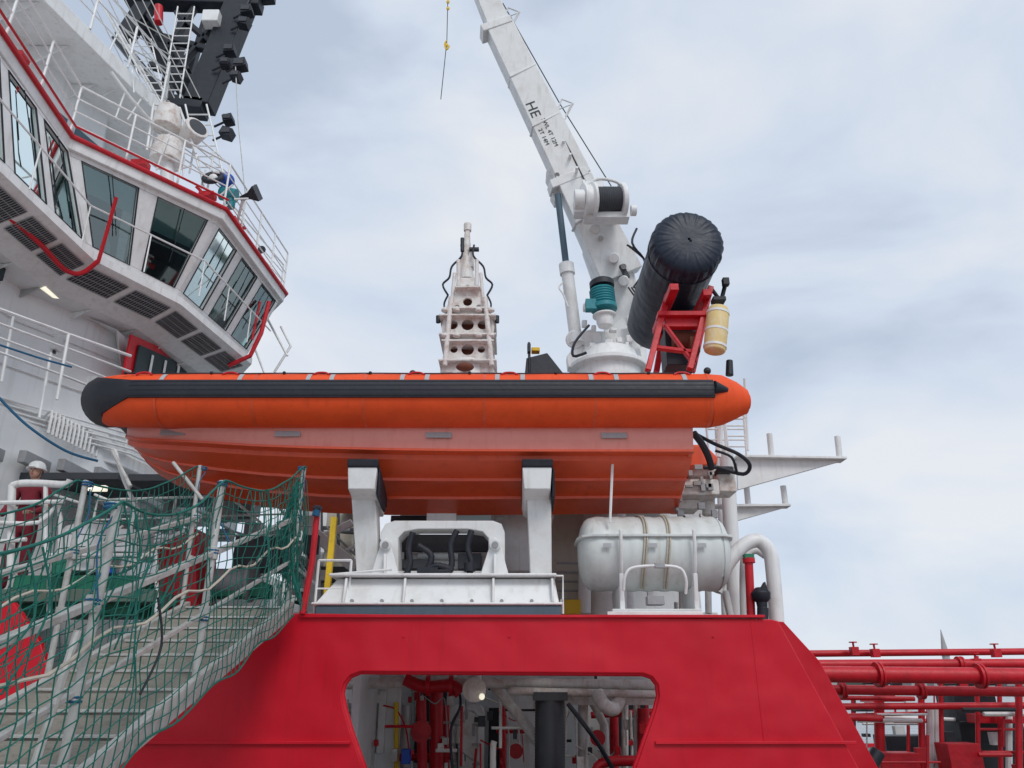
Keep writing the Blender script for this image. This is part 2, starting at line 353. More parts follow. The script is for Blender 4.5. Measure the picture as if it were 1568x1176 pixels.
for A,B in((i1,o1),(o1,o2),(o2,i2)): fas.loft([A,B])
sf=g.p('bridge_soffit',white2,0); sf.loft([i2,off(S,-2.6,7.93)])
gt=g.p('soffit_grating',grate,0);gb=g.p('grating_bars',grey,0)
for i in range(1,4):
    a,b_=o2[i],o2[i+1];c,d=i2[i],i2[i+1]
    n=[0,4,2,3][i]
    for k in range(n):
        f0=(k+.08)/n;f1=(k+.92)/n
        q=[a.lerp(b_,f0).lerp(c.lerp(d,f0),.16),a.lerp(b_,f1).lerp(c.lerp(d,f1),.16),a.lerp(b_,f1).lerp(c.lerp(d,f1),.62),a.lerp(b_,f0).lerp(c.lerp(d,f0),.62)]
        nn_=V((0,0,-.012)); gt.add([x+nn_ for x in q],[(0,1,2,3)])
        for m in range(15): gb.tube([q[0].lerp(q[1],m/14)+nn_*2,q[3].lerp(q[2],m/14)+nn_*2],.006,4)
        for m in range(5): gb.tube([q[0].lerp(q[3],m/4)+nn_*2,q[1].lerp(q[2],m/4)+nn_*2],.006,4)
    for k in range(n+1):   # brackets under the soffit
        f=k/n; p0=i2[i].lerp(i2[i+1],f); pin=off(S,-1.9,7.93)[i].lerp(off(S,-1.9,7.93)[i+1],f)
        sfb=g.p('soffit_brackets',white,.006); sfb.prism([p0+V((0,0,-.005)),pin+V((0,0,-.005)),pin+V((0,0,-.4))],(0,.03,0))
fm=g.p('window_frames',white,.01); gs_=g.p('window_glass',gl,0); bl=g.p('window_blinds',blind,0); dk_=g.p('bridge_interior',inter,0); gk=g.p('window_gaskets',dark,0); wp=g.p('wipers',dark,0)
def bil(a,b_,c,d,s,t): return a.lerp(b_,s).lerp(c.lerp(d,s),t)
specs={0:3,1:3,2:2,3:3,4:1,5:3}
T0,T1=.10,.86
for i in range(len(S)-1):
    a,b_,c,d=S[i],S[i+1],H[i],H[i+1];n=specs[i]
    nrm=(b_-a).cross(c-a).normalized()
    t_=(b_-a); on=V((t_.y,-t_.x,0))
    if on.dot(V((a.x-cen.x,a.y-cen.y,0)))<0: on=-on
    if nrm.dot(on)<0:nrm=-nrm
    mw=.12/(b_-a).length
    def strip(s0,s1,t0,t1):
        q=[bil(a,b_,c,d,s0,t0),bil(a,b_,c,d,s1,t0),bil(a,b_,c,d,s1,t1),bil(a,b_,c,d,s0,t1)]
        fm.hexa([x-nrm*.1 for x in q]+q)
    strip(0,1,0,T0);strip(0,1,T1,1)
    for k in range(n+1):
        s0=max(0,k/n-mw);s1=min(1,k/n+mw); strip(s0,s1,T0+.001,T1-.001)
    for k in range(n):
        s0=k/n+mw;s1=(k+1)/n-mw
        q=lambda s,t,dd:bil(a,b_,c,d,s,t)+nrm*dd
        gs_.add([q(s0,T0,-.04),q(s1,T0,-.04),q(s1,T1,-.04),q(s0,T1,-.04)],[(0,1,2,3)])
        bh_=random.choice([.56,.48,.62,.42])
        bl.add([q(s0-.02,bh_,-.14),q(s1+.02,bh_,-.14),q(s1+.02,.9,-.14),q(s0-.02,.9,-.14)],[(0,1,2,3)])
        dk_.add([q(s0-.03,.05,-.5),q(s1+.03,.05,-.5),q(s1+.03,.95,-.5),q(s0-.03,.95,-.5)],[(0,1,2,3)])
        for m in range(3):
            ss=random.uniform(s0,s1-.05)
            bl.add([q(ss,.12,-.3),q(ss+.05,.12,-.3),q(ss+.04,random.uniform(.25,.5),-.3),q(ss+.01,.4,-.3)],[(0,1,2,3)])
        gk.tube([q(s0,T0,0),q(s1,T0,0),q(s1,T1,0),q(s0,T1,0)],.016,4,closed=True)
        wp.tube([q((s0+s1)/2,T1,.03),q((s0+s1)/2+.02,.5,.04)],.009,5); wp.tube([q((s0+s1)/2+.01,.66,.05),q((s0+s1)/2+.025,.3,.05)],.009,5)
rl=g.p('white_rails',white,0)
hr=[bil(S[i],S[i+1],H[i],H[i+1],0,.42) for i in range(1,5)]; hr=off(hr,.22,9.2)
rl.tube(hr,.017,6)
for i in range(len(hr)-1):
    n=max(2,round((hr[i+1]-hr[i]).length/1.2))
    for k in range(n):
        q=hr[i].lerp(hr[i+1],k/n); rl.tube([q,q+V((0,0,-.75))],.013,6)
rf=g.p('bridge_roof',white,.015)
rf.loft([off(H,-.2,10.03),off(H,.03,10.03),off(H,.06,10.24),off(H,-4.5,10.3)])
rt=g.p('red_trim',redp,0); rt.tube(off(H,.08,10.25),.045,8)
rt.tube([q+V((0,0,.2)) for q in off(H,.1,10.25)][:4],.022,6)
ro=off(H,.0,10.27); rail(rl,ro[0:5],1.05,4,.9,.02)
rt.tube(crom([U(0,322,9.6),U(60,372,10.4),U(98,412,11),U(125,418,11.2),U(150,400,11.2)],4),.04,8)
rt.tube(crom([U(150,402,11.2),U(165,350,11.0),U(178,302,10.8)],4),.032,8)
rt.tube([U(412,462,15.2),U(400,510,15.2),U(383,545,15.2),U(350,560,15.2)],.05,8); rt.tube([U(398,462,15.2),U(386,520,15.2)],.03,8)
rt.tube([U(-5,215,9),U(30,120,9),U(20,80,9)],.04,8); rt.box(U(20,88,9),(.4,.2,.10))
for u,v,Y in((215,252,11.6),(318,300,12.4),(352,338,13)): rt.box(U(u,v,Y),(.28,.2,.10))
rt.tube([U(300,285,12.3),U(345,330,12.8),U(375,350,13.6)],.03,6)
eq=g.p('wall_equipment',white,.02)
eq.box(UX(165,520,-7.9)+V((.1,0,0)),(.35,.7,1.0)); eq.box(UX(120,490,-8.1)+V((.3,0,0)),(.6,1.0,.1)); eq.box(UX(195,430,-7.4),(.3,.3,.3))
eq.prism([UX(100,470,-8.0),UX(180,505,-7.3),UX(185,560,-7.3),UX(170,520,-7.9)],(0,.3,0))
eq.beam(UX(64,432,-8.0),UX(112,468,-8.0),.12,.14)
# weld seams, conduits, small boxes on the side wall
wd_=g.p('wall_conduits',white,0)
for zz in(6.6,7.4): wd_.tube([V((x+.03,y,zz)) for x,y in plan[:5]],.012,5)
for f in(.15,.4,.62,.85):
    x=-8.7+(.4)*f;y=8+3.6*f; wd_.tube([V((x+.04,y,5.8)),V((x+.04,y,7.9))],.02,6)
for (x,y,z) in((-8.5,9.4,6.9),(-8.42,10.3,7.2),(-8.35,11.0,6.5),(-8.0,12.3,7.3),(-7.6,13.0,6.8)):
    eq.box((x,y,z),(.2,.22,.28)); g.p('box_glands',dgrey,.003).box((x+.02,y,z-.17),(.06,.12,.06))
ll=g.p('strip_light',lampm,0); ll.beam(UX(66,438,-7.9),UX(108,470,-7.9),.09,.08)
rw=g.p('red_window_surround',redp,.01); rb=g.p('dark_window',inter,.003)
def wallq(pr,u0,u1,vt,vb,X,th):
    a=[UX(u0,vt,X),UX(u1,vt+ (u1-u0)*.45,X)]
    h=a[0].z-UX(u0,vb,X).z
    pr.prism([a[0],a[1],a[1]-V((0,0,h)),a[0]-V((0,0,h))],(th,0,0))
wallq(rw,198,300,512,585,-7.05,.05);wallq(rb,212,300,528,580,-6.98,.03)
for u in(232,252,272): wallq(eq,u,u+3,535+(u-212)*.4,600,-6.94,.02)
wallq(rb,-30,5,395,420,-8.2,.05)
mdk=g.p('mid_deck',white,.02)
E=[V((-10.5,9.2,5.75)),V((-8.75,11.3,5.75)),UZ(190,694,5.75),V((-6.6,18,5.75)),V((-13,18,5.75)),V((-13,9.2,5.75))]
mdk.prism([q-V((0,0,.25)) for q in E],(0,0,.25))
ru=g.p('red_underside',redp,.01); ru.prism([q-V((0,0,.55)) for q in [E[0]+V((-.2,.3,0)),E[1]+V((-.2,.3,0)),E[2]+V((-.25,.3,0)),E[3]+V((-.3,0,0)),E[4],E[5]]],(0,0,.28))
rail(rl,E[0:4],1.05,4,.8,.022)
for k in range(5): rl.tube([q+V((0,0,-.08*k)) for q in off(E[0:4],.25-.03*k,6.05)],.02,6)
for k in range(14):
    q=UZ(66+k*6,640+k*3,5.9); rl.tube(crom([q,q+V((.25,-.2,.05)),q+V((.3,-.25,-.35))],3),.022,6)
for k in range(4): rl.tube([U(-5,472+k*22,9.5),U(105,512+k*22,10.8),U(200,545+k*24,12.5)],.018 if k else .026,6)
for u,v in((20,485),(105,512),(78,540)): rl.tube([U(u,v,10.6),U(u-18,v+100,10.6)],.022,6)
lo=g.p('lower_deck_structures',white2,.02)
lo.box((-9.4,13.2,2.0),(4,3.6,1.8)); lo.box((-5.5,15,2.3),(2.2,2.0,2.6)); lo.box((-3.6,15.6,3.4),(1.4,1.6,3.4))
ug=g.p('underdeck_beams',grey,.01)
for k in range(6): ug.box((-8.2+k*.35,13.4+k*.5,5.15),(.12,4,.2))
ug2=g.p('underdeck_plates',dgrey,.01);ug2.box((-7.6,12.9,4.9),(2.4,1.4,.12)); ug2.box((-5.2,13.3,4.9),(2.2,2.0,.12))
cr=g.p('deck_railing',white,0); rail(cr,[U(130,860,12.5),U(440,850,12.5)],1.0,3,.6,.022)
cr.tube(crom([U(176,690,11.5),U(190,735,11.2),U(215,790,11)],4),.03,8)
eq2=g.p('deck_gear',grey,.01)
for i in range(30):
    u=random.uniform(100,450);v=random.uniform(745,900);eq2.box(U(u,v,random.uniform(12.8,14)),(random.uniform(.1,.5),.3,random.uniform(.06,.4)))
for i in range(34):
    u=random.uniform(0,450);v=random.uniform(705,900);Y=random.uniform(11.8,14);cr.tube([U(u,v,Y),U(u+random.uniform(-60,60),v+random.uniform(-40,40),Y)],.022,8)
fl=g.p('working_platform',deckm,.01); fl.box((-6.9,11.6,2.8),(4.6,2.8,.16))
ub=g.p('upper_house',white2,.02)
ub.prism([V((x,y,10.2)) for x,y in[(-9.6,6),(-9.3,10.5),(-8.6,13.2),(-9.4,14.6),(-13,14.6),(-13,6)]],(0,0,2.9))
us=g.p('upper_deck_slab',white,.03)
ue=[UZ(-60,-120,13.0),UZ(66,0,13.0),UZ(243,176,13.0),V((-8.2,14.6,13)),V((-13,15,13)),V((-13,6,13))]
us.prism(ue,(0,0,.35))
rail(rl,[q+V((.0,0,.35)) for q in ue[:4]],1.1,3,.9,.025)
uw=g.p('upper_windows',slate,.005)
for y0 in (10.8,11.6,12.4):
    uw.add([V((-9.18+(y0-10.5)*.26,y0,11.2)),V((-9.18+(y0+.6-10.5)*.26,y0+.6,11.2)),V((-9.18+(y0+.6-10.5)*.26,y0+.6,12.1)),V((-9.18+(y0-10.5)*.26,y0,12.1))],[(0,1,2,3)])
for k,yy in enumerate((8.2,9.2,10.2,11.2,12.2)): us.prism([V((-9.35,yy,12.99)),V((-8.35,yy,12.99)),V((-9.35,yy,12.3))],(0,.04,0))
rl.tube(crom([U(170,110,11),U(200,150,11.4),U(235,190,12)],4),.03,8)
for k in range(20):
    u=150+k*11;v=85+k*12+random.uniform(-15,15); q=U(u,v,12.2+random.uniform(-.4,.6)); rl.tube([q,q+V((random.uniform(-.3,.3),0,random.uniform(-.9,.9)))],.018,6)
ladder(rl,U(160,10,11.8),U(240,150,12.5),.45,(0,1,.2),9,.02)
ladder(rl,U(300,160,13),U(330,290,13),.45,(1,0,0),8,.02)
rail(rl,[U(230,225,12.2),U(290,265,12.6),U(345,310,13.2)],.9,4,.5,.02)
rail(rl,[U(345,345,13.8),U(390,395,15),U(430,440,16)],.6,3,.8,.02)
rl.tube([U(430,500,16.5),U(445,530,16.5),U(420,570,16.5)],.03,6);rl.tube([U(405,480,16.5),U(440,545,16.5)],.03,6);rl.tube([U(385,520,16),U(405,572,16)],.025,6)
g=G('ship_searchlight')
for (u,v,r) in((256,238,.30),(256,186,.26)):
    c=U(u,v,12.2); d=g.p('drum',whiter,.01); d.lathe(c-V((0,0,.2)),(0,0,1),[(0,.15),(.02,r),(.3,r),(.32,r*.9),(.5,r*.85),(.55,r*.5),(.58,.05)],24)
g.p('pedestal',white,.01).cyl(U(256,330,12.2),U(256,240,12.2),.12)
d.lathe(U(285,215,12.5),(.6,-.5,.2),[(0,.2),(.4,.24),(.42,.24),(.43,.2)],20)
g.p('lens',dgrey,0).lathe(U(285,215,12.5)+V((.6,-.5,.2)).normalized()*.43,(.6,-.5,.2),[(0,.18),(.01,.18)],20)
rl2=g.p('guard',white,0); rl2.tube([U(225,230,12),U(235,160,12),U(275,165,12.2),U(300,235,12.3)],.025,6)
g=G('lifebuoy')
lb=g.p('ring',black,0); c=U(326,272,12.8); ring=[c+V((math.cos(a)*.17,math.sin(a)*.10,math.sin(a)*.17)) for a in[i*math.pi/12 for i in range(24)]]; lb.tube(ring,.05,10,closed=True)
g.p('core',white,0).ball(c,.09,(1,.5,1))
g=G('alarm_horn')
h=g.p('horn',blue,0); h.ball(U(346,276,13),.17,(1,1,.9)); h=g.p('body',teal,.01); h.cyl(U(338,296,13),U(362,300,13),.14); h.cyl(U(355,300,13),U(352,318,13),.09)
h=g.p('bell',dark,.01); h.lathe(U(368,304,13),(1,-.2,.25),[(0,.06),(.2,.1),(.36,.22),(.38,.22),(.37,.18)],4); g.p('stalk',white,0).tube([U(372,306,13),U(362,345,13.4)],.03,6)
g.p('mirror',dark,0).lathe(U(401,383,15),(0,-1,0),[(0,.09),(.04,.09)],16); g.p('mirror_arm',white,0).tube([U(401,383,15),U(395,400,15.2)],.02,6)
g=G('black_signal_mast')
bm_=g.p('legs',dark,.02); YM=14.5
def B(u0,v0,u1,v1,w,h=.3,Y0=YM,Y1=YM): bm_.beam(U(u0,v0,Y0),U(u1,v1,Y1),h,w,up=V((0,1,0)).cross((U(u1,v1,Y1)-U(u0,v0,Y0)).normalized()))
B(385,-30,305,165,.62,.5);B(250,-30,190,60,.4,.3);B(300,-30,250,160,.25,.3,15.5,15.5);B(225,40,300,160,.5,.3,15,15);B(180,60,265,165,.22,.3)
B(195,0,400,8,.3,.4);B(240,55,350,85,.14,.2);B(270,20,350,90,.12,.2);B(230,100,320,130,.14,.2);B(215,10,290,110,.1,.2);B(300,10,255,80,.1,.2);B(345,20,270,110,.1,.2)
B(245,160,315,168,.3,.5); B(330,-20,280,150,.14,.2,15.5,15.5); B(340,0,420,-5,.25,.3)
ws=g.p('wires',alu,0)
for k in range(8): ws.tube([U(140+k*13,0,12.6),U(215+k*13,150,13.4)],.012,5)
for k in range(5): ws.tube([U(190,20+k*24,12.9),U(260,60+k*24,13.4)],.014,5)
ladder(g.p('ladder',white,0),U(285,10,14.0),U(262,150,14.0),.4,(1,0,0),12,.018)
ladder(g.p('ladder',white,0),U(215,60,14.0),U(235,150,14.0),.5,(1,0,0),8,.018)
g.p('radar_bar',white,.02).box(U(325,30,14.2),(.4,.3,.35)); g.p('red_lamp',redp,.01).cyl(U(243,10,14),U(243,35,14),.1)
ws.tube([U(360,90,14),U(365,190,14),U(376,300,13.6)],.012,5)
fl_=g.p('floodlights',black,.01)
for (u,v,s) in((378,18,.28),(374,36,.26),(352,78,.26),(368,100,.3),(346,98,.22),(350,184,.22),(348,205,.26),(362,118,.22)):
    c=U(u,v,14.1); fl_.box(c,(s,.25,s*.8),Matrix.Rotation(random.uniform(-.4,.4),3,'Y')); fl_.tube([c,c+V((-.35,.1,-.1))],.03,6)
    g.p('lamp_faces',dgrey,.003).box(c+V((.0,-.14,0)),(s*.75,.02,s*.5))
# ------------------------------------------------------------------ RIB rescue boat
g=G('rescue_boat')
R0=.338;CZ=5.037;YC=10.45
hp_=[(2.45,9.05)]+[(x,9.05) for x in (2.0,1.2,.4,-.4,-1.2,-2,-2.8,-3.6,-4.2)]
hp_+=[(-4.6,9.07),(-4.92,9.16),(-5.17,9.36),(-5.32,9.68),(-5.38,10.05),(-5.39,10.45)]
full=hp_+[(x,2*YC-y) for x,y in hp_[-2::-1]]
def rise(y):
    return .42*min(1,max(0,(y-9.05)/1.2)) if y<=YC else .42*min(1,max(0,(2*YC-9.05-y)/1.2))
P3=[V((x,y,CZ+rise(y))) for x,y in full]
NF=[]
for i,p in enumerate(P3):
    t=P3[min(i+1,len(P3)-1)]-P3[max(i-1,0)];t.z=0;t.normalize();n_=V((-t.y,t.x,0))
    if n_.dot(V((p.x,p.y-YC,0))) <0: n_=-n_
    if i<10: n_=V((0,-1,0))
    NF.append(n_)
def ringp(i,a,r): return P3[i]+(NF[i]*math.cos(a)+V((0,0,1))*math.sin(a))*r
tb=g.p('inflatable_tube',orange,0)
K=32
tb.loft([[ringp(i,2*math.pi*k/K,R0) for k in range(K)] for i in range(len(P3))],True)
for yy in(9.05,2*YC-9.05):
    tb.tube([(2.44,yy,CZ),(2.62,yy,CZ+.01),(2.78,yy,CZ+.0),(2.9,yy,CZ-.01),(2.93,yy,CZ-.01)],[R0,R0*.93,R0*.72,R0*.5,R0*.46],32)
    tb.tube([(2.93,yy,CZ-.01),(2.96,yy,CZ-.01)],[.10,.1],16)
fd=g.p('rubbing_strake',black,0)
def band(part,idx,a0f,a1f,r=R0,th=.028,n=12):
    rings=[]
    for i in idx:
        a0,a1=a0f(i),a1f(i);ring=[]
        for k in range(n+1):
            a=a0+(a1-a0)*k/n; rr=r+(th if 0<k<n else -.006)
            if k in(1,n-1): rr=r+th*.85; a=a0+(a1-a0)*(.03 if k==1 else .97)
            ring.append(ringp(i,a,rr))
        rings.append(ring)
    part.loft(rings)
    part.add(rings[0],[tuple(range(n+1))]);part.add(rings[-1],[tuple(range(n+1))[::-1]])
nP=len(P3)
def wfac(i): return max(0,min(1,(-P3[i].x-4.75)/.45))
band(fd,list(range(0,nP)),lambda i:rad(-14-84*wfac(i)),lambda i:rad(27+30*wfac(i)))
fd.tube([(2.45,9.05-R0*.985,CZ+.05),(2.62,9.05-R0*.9,CZ+.03)],[.09,.03],10)
for aa in(-8,2,12,21): fd.tube([ringp(i,rad(aa),R0+.028) for i in range(0,11)],.006,5)
tabs=g.p('tube_tabs',patch,0)
def tubepatch(part,x,w,a0,a1,th=.006,yy=9.05):
    rings=[]
    for xx in(x-w/2,x+w/2): rings.append([V((xx,yy-math.cos(a)*(R0+th),CZ+math.sin(a)*(R0+th))) for a in[rad(a0+(a1-a0)*k/6) for k in range(7)]])
    part.loft(rings)
for u in(262,378,480,515,620,657,762,800,902,940,1042):
    x=U(u,580,9.0).x; tubepatch(tabs,x,.055,29,54)
seam=g.p('tube_seams',hullo,0)
for u in(245,392,560,742,910,1085): tubepatch(seam,U(u,620,8.9).x,.03,-95,-15,.004);tubepatch(seam,U(u,620,8.9).x,.03,28,80,.004)
hnd=g.p('grab_handles',redp,0)
for u in(230,360,497,640,780,920,1040):
    x=U(u,575,9).x; f=lambda dx,e,a:(x+dx,9.05-(R0+e)*math.cos(rad(a)),CZ+(R0+e)*math.sin(rad(a)))
    hnd.tube(crom([f(-.1,0,52),f(-.05,.02,57),f(.05,.02,57),f(.1,0,52)],4),.014,6)
ll_=g.p('lifeline',black,0)
us_=[200,262,330,378,440,515,570,657,720,800,850,940,990,1042]
pp=[]
for i,u in enumerate(us_):
    x=U(u,575,9).x; a=rad(60 if i%2==0 else 56); pp.append(V((x,9.05-(R0+.012)*math.cos(a),CZ+(R0+.012)*math.sin(a))))
ll_.tube(crom(pp,5),.009,5)
for i,p in enumerate(pp):
    if i%2==0: ll_.ball(p+V((0,-.01,.0)),.022)
# hull stations: x, keel z, beam factor, chine z
st=[(2.25,3.92,1,4.42),(1.5,3.92,1,4.42),(.5,3.91,1,4.42),(-.6,3.90,1,4.425),(-1.6,3.90,1,4.44),(-2.5,3.93,.99,4.465),(-3.2,3.99,.97,4.50),(-3.8,4.08,.94,4.55),(-4.3,4.20,.88,4.60),(-4.65,4.32,.80,4.645),(-4.9,4.46,.70,4.70),(-5.1,4.62,.56,4.78),(-5.22,4.78,.38,4.88),(-5.28,4.90,.14,4.97)]
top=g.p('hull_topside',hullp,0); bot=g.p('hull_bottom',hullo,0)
for sgn in(-1,1):
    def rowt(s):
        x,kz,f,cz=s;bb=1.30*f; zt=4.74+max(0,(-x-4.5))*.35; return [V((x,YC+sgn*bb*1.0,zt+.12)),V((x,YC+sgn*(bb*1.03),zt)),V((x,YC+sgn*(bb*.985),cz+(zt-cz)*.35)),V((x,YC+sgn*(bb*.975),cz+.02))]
    def rowb(s):
        x,kz,f,cz=s;bb=1.30*f;h=cz-kz
        return [V((x,YC+sgn*bb*.975,cz+.02)),V((x,YC+sgn*(bb*1.015),cz+.012)),V((x,YC+sgn*(bb*1.015),cz-.016)),V((x,YC+sgn*bb*.88,cz-.02)),V((x,YC+sgn*bb*.87,cz-.08)),V((x,YC+sgn*bb*.60,kz+h*.58)),V((x,YC+sgn*bb*.60,kz+h*.51)),V((x,YC+sgn*bb*.54,kz+h*.53)),V((x,YC+sgn*bb*.30,kz+h*.30)),V((x,YC+sgn*bb*.30,kz+h*.23)),V((x,YC+sgn*bb*.25,kz+h*.25)),V((x,YC+sgn*.04,kz)),V((x,YC,kz-.01))]
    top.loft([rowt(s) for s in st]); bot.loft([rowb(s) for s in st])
bot.prism([V((2.25,YC-1.28,4.9)),V((2.25,YC-1.25,4.42)),V((2.25,YC,3.92)),V((2.25,YC+1.25,4.42)),V((2.25,YC+1.28,4.9))],(-.05,0,0))
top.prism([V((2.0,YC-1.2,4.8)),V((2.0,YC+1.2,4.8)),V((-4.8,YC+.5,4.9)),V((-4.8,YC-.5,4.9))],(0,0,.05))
bolt=g.p('joint_bolts',dgrey,0)
for k in range(74):
    x=2.2-k*.095
    if x>-4.3: bolt.ball((x,YC-1.345*(1 if x>-2.3 else .99 if x>-3.2 else .95),4.735),.011,n=6,m=4)
ju=g.p('joint_strip',redp,0); ju.tube([V((s[0],YC-1.3*s[2]*1.03,4.755+max(0,(-s[0]-4.5))*.35)) for s in st],.016,6)
pt=g.p('registration_patches',patch,0)
for u,v in((258,667),(440,679),(672,678),(940,677)):
    x=U(u,v,9.18).x
    for a_,b__ in zip(st,st[1:]):
        if b__[0]<=x<=a_[0]: tt=(a_[0]-x)/(a_[0]-b__[0]); f0=a_[2]+(b__[2]-a_[2])*tt; czz=a_[3]+(b__[3]-a_[3])*tt;break
    y1=YC-1.3*f0*1.012-.006;zc=(4.74+czz+.06)/2
    pt.box((x,y1,zc),(.32,.012,.075),Matrix.Rotation(rad(-12),3,'X'))
cn=g.p('console',dark,.02)
cn.prism([U(803,578,10.2),U(806,548,10.2),U(838,540,10.2),U(868,578,10.2)],(0,.8,0)); cn.tube([U(811,575,10.2),U(810,524,10.2)],.022,6)
g.p('console_lamp',yellow,.01).box(U(820,537,10.3),(.12,.13,.06)); cn.box(U(810,534,10.2),(.05,.1,.14))
cn.ball(U(632,572,10),.05);cn.ball(U(1083,568,9.5),.05)
gr=g.p('seat_row',dgrey,.02)
for x in (-3.2,-2.2,-1.2): gr.box((x,10.45,5.1),(.7,.4,.3))
sj=g.p('stern_gear_orange',hullo,.03)
sj.prism([U(1046,680,10.4),U(1080,680,10.4),U(1100,700,10.4),U(1098,712,10.4),U(1046,716,10.4)],(0,.8,0))
sb=g.p('stern_hoops',black,0)
sb.tube(crom([U(1066,665,9.6),U(1095,680,9.6),U(1130,695,9.6),U(1148,712,9.7),U(1138,726,9.8),U(1100,716,9.9),U(1078,716,9.9)],5),.026,8)
sb.tube(crom([U(1062,663,9.4),U(1075,680,9.5),U(1085,700,9.6),U(1090,718,9.7)],4),.045,8); sb.tube(crom([U(1095,690,9.6),U(1120,700,9.6),U(1128,722,9.8)],4),.018,8)
af=g.p('righting_frame',redp,.008)
def bm(u0,v0,u1,v1,Y0,Y1,w=.09,d=.09): af.beam(U(u0,v0,Y0),U(u1,v1,Y1),w,d,up=V((0,1,0)))
bm(1022,452,992,568,9.7,9.5,.08);bm(1088,440,1056,566,9.7,9.5,.08);bm(1006,484,1080,484,9.65,9.65,.07,.2);bm(1000,532,1066,540,9.6,9.6,.05);bm(1018,498,1064,560,9.6,9.6,.04)
bm(1022,470,1005,570,11.2,11.2,.09);bm(1080,480,1060,570,11.2,11.2,.09)
af.box(U(1045,493,9.7),(.52,.12,.2)); af.box(U(1072,470,9.9),(.12,.9,.1));af.box(U(1018,475,9.9),(.12,1.4,.1))
dk3=g.p('frame_machinery',rustm,.01); dk3.cyl(U(1030,520,9.9),U(1068,520,9.9),.12); dk3.box(U(1062,532,9.8),(.12,.2,.25))
dk4=g.p('frame_backplate',black,.01); dk4.box(U(1038,540,10.2),(.42,.4,.55)); dk4.box(U(1042,510,10.6),(.45,.4,.8))
bg=g.p('self_righting_bag',navy,0)
c0=U(1053,372,9.25);rings=[]
prof=[(-.10,.02),(-.105,.18),(-.10,.30),(-.085,.39),(-.06,.45),(-.02,.485),(.04,.5),(.15,.505),(.3,.5),(.9,.505),(1.6,.5),(2.3,.49),(2.62,.47),(2.68,.4),(2.7,.02)]
for y,r in prof:
    ring=[]
    for k in range(160):
        a=2*math.pi*k/160; pl=.0
        if -.09<=y<=.2 and r>.38: pl=.010*math.sin(26*a)+.008*math.sin(41*a+1)
        if y>.3: pl=.007*math.sin(3*a+y*4)
        ring.append(c0+V(((r+pl)*math.cos(a),y+(pl*.8 if y<.2 else 0),(r+pl)*math.sin(a))))
    rings.append(ring)
bg.loft(rings,True)
for y in(.28,): bg.tube([c0+V((.508*math.cos(a),y,.508*math.sin(a))) for a in[i*math.pi/24 for i in range(48)]],.008,6,closed=True)
bg.ball(c0+V((.02,-.1,-.02)),.02)
for k in range(16):
    a=rad(200+k*9);  bg.tube([c0+V((.49*math.cos(a),.0,.49*math.sin(a))),c0+V((.50*math.cos(a+.05),.27,.50*math.sin(a+.05)))],.010,5)
cnst=g.p('yellow_canister',yelw,.01); c1=U(1094,540,9.5);c2=U(1100,472,9.5); ax=(c2-c1)
cnst.lathe(c1,ax,[(0,.10),(.02,.14),(.08,.150),(.5*ax.length,.153),(ax.length-.06,.15),(ax.length,.125),(ax.length+.02,.08)],24)
for f in(.10,.45,.85): g.p('canister_bands',white,0).tube([c1.lerp(c2,f),c1.lerp(c2,f+.05)],.157,24)
sp2=g.p('stern_camera_light',black,.008); sp2.cyl(U(1104,462,9.6),U(1112,430,9.6),.03); sp2.box(U(1100,460,9.5),(.18,.15,.06)); sp2.box(U(1111,432,9.5),(.09,.09,.11)); sp2.tube([U(1088,440,9.7),U(1104,462,9.6)],.03,6)
sp2.tube(crom([U(985,395,9.8),U(968,372,9.7),U(975,350,9.9)],4),.02,6)
# ------------------------------------------------------------------ davit
g=G('boat_davit')
bs=g.p('base_beam',white,.012)
a=U(487,928,9.2);b_=U(853,928,9.2); zt=U(700,886,9.3).z
bs.hexa([V((a.x-.05,9.15,a.z)),V((b_.x+.03,9.15,a.z)),V((b_.x,10.3,a.z)),V((a.x,10.3,a.z)),V((a.x+.18,9.3,zt)),V((b_.x-.02,9.3,zt)),V((b_.x-.02,10.2,zt)),V((a.x+.18,10.2,zt))])
bs.box(((a.x+b_.x)/2+.05,9.72,zt+.03),(b_.x-a.x-.1,1.1,.035)); bs.box(((a.x+b_.x)/2,9.7,a.z+.02),(b_.x-a.x+.12,1.2,.03))
for k in range(8):
    x=a.x+.3+k*(b_.x-a.x-.35)/7
    if k in(0,2,5,7): bs.hexa([V((x-.015,9.10,a.z+.03)),V((x+.015,9.10,a.z+.03)),V((x+.015,9.35,a.z+.03)),V((x-.015,9.35,a.z+.03)),V((x-.015,9.2,zt)),V((x+.015,9.2,zt)),V((x+.015,9.4,zt)),V((x-.015,9.4,zt))])
    g.p('base_bolts',grey,.0).cyl((x+.1,9.11,a.z+.05),(x+.1,9.16,a.z+.05),.022,n=6)
sl=g.p('base_plinth',slate,.01); sl.box(((a.x+b_.x)/2+.02,9.75,a.z-.06),(b_.x-a.x+.05,1.25,.11))
arm=g.p('support_arms',white,.012); pad=g.p('rubber_pads',black,.015)
def arm_(ut,ub_,vt,vb,Yt,Yb,w,d):
    arm.beam(U(ut,vt,Yt),U(ub_,vb,Yb),w,d,up=V((0,1,0)),w1=w*.85,h1=d)
arm_(558,566,728,890,9.5,9.8,.31,.28); arm_(824,828,728,890,9.5,9.8,.31,.28)
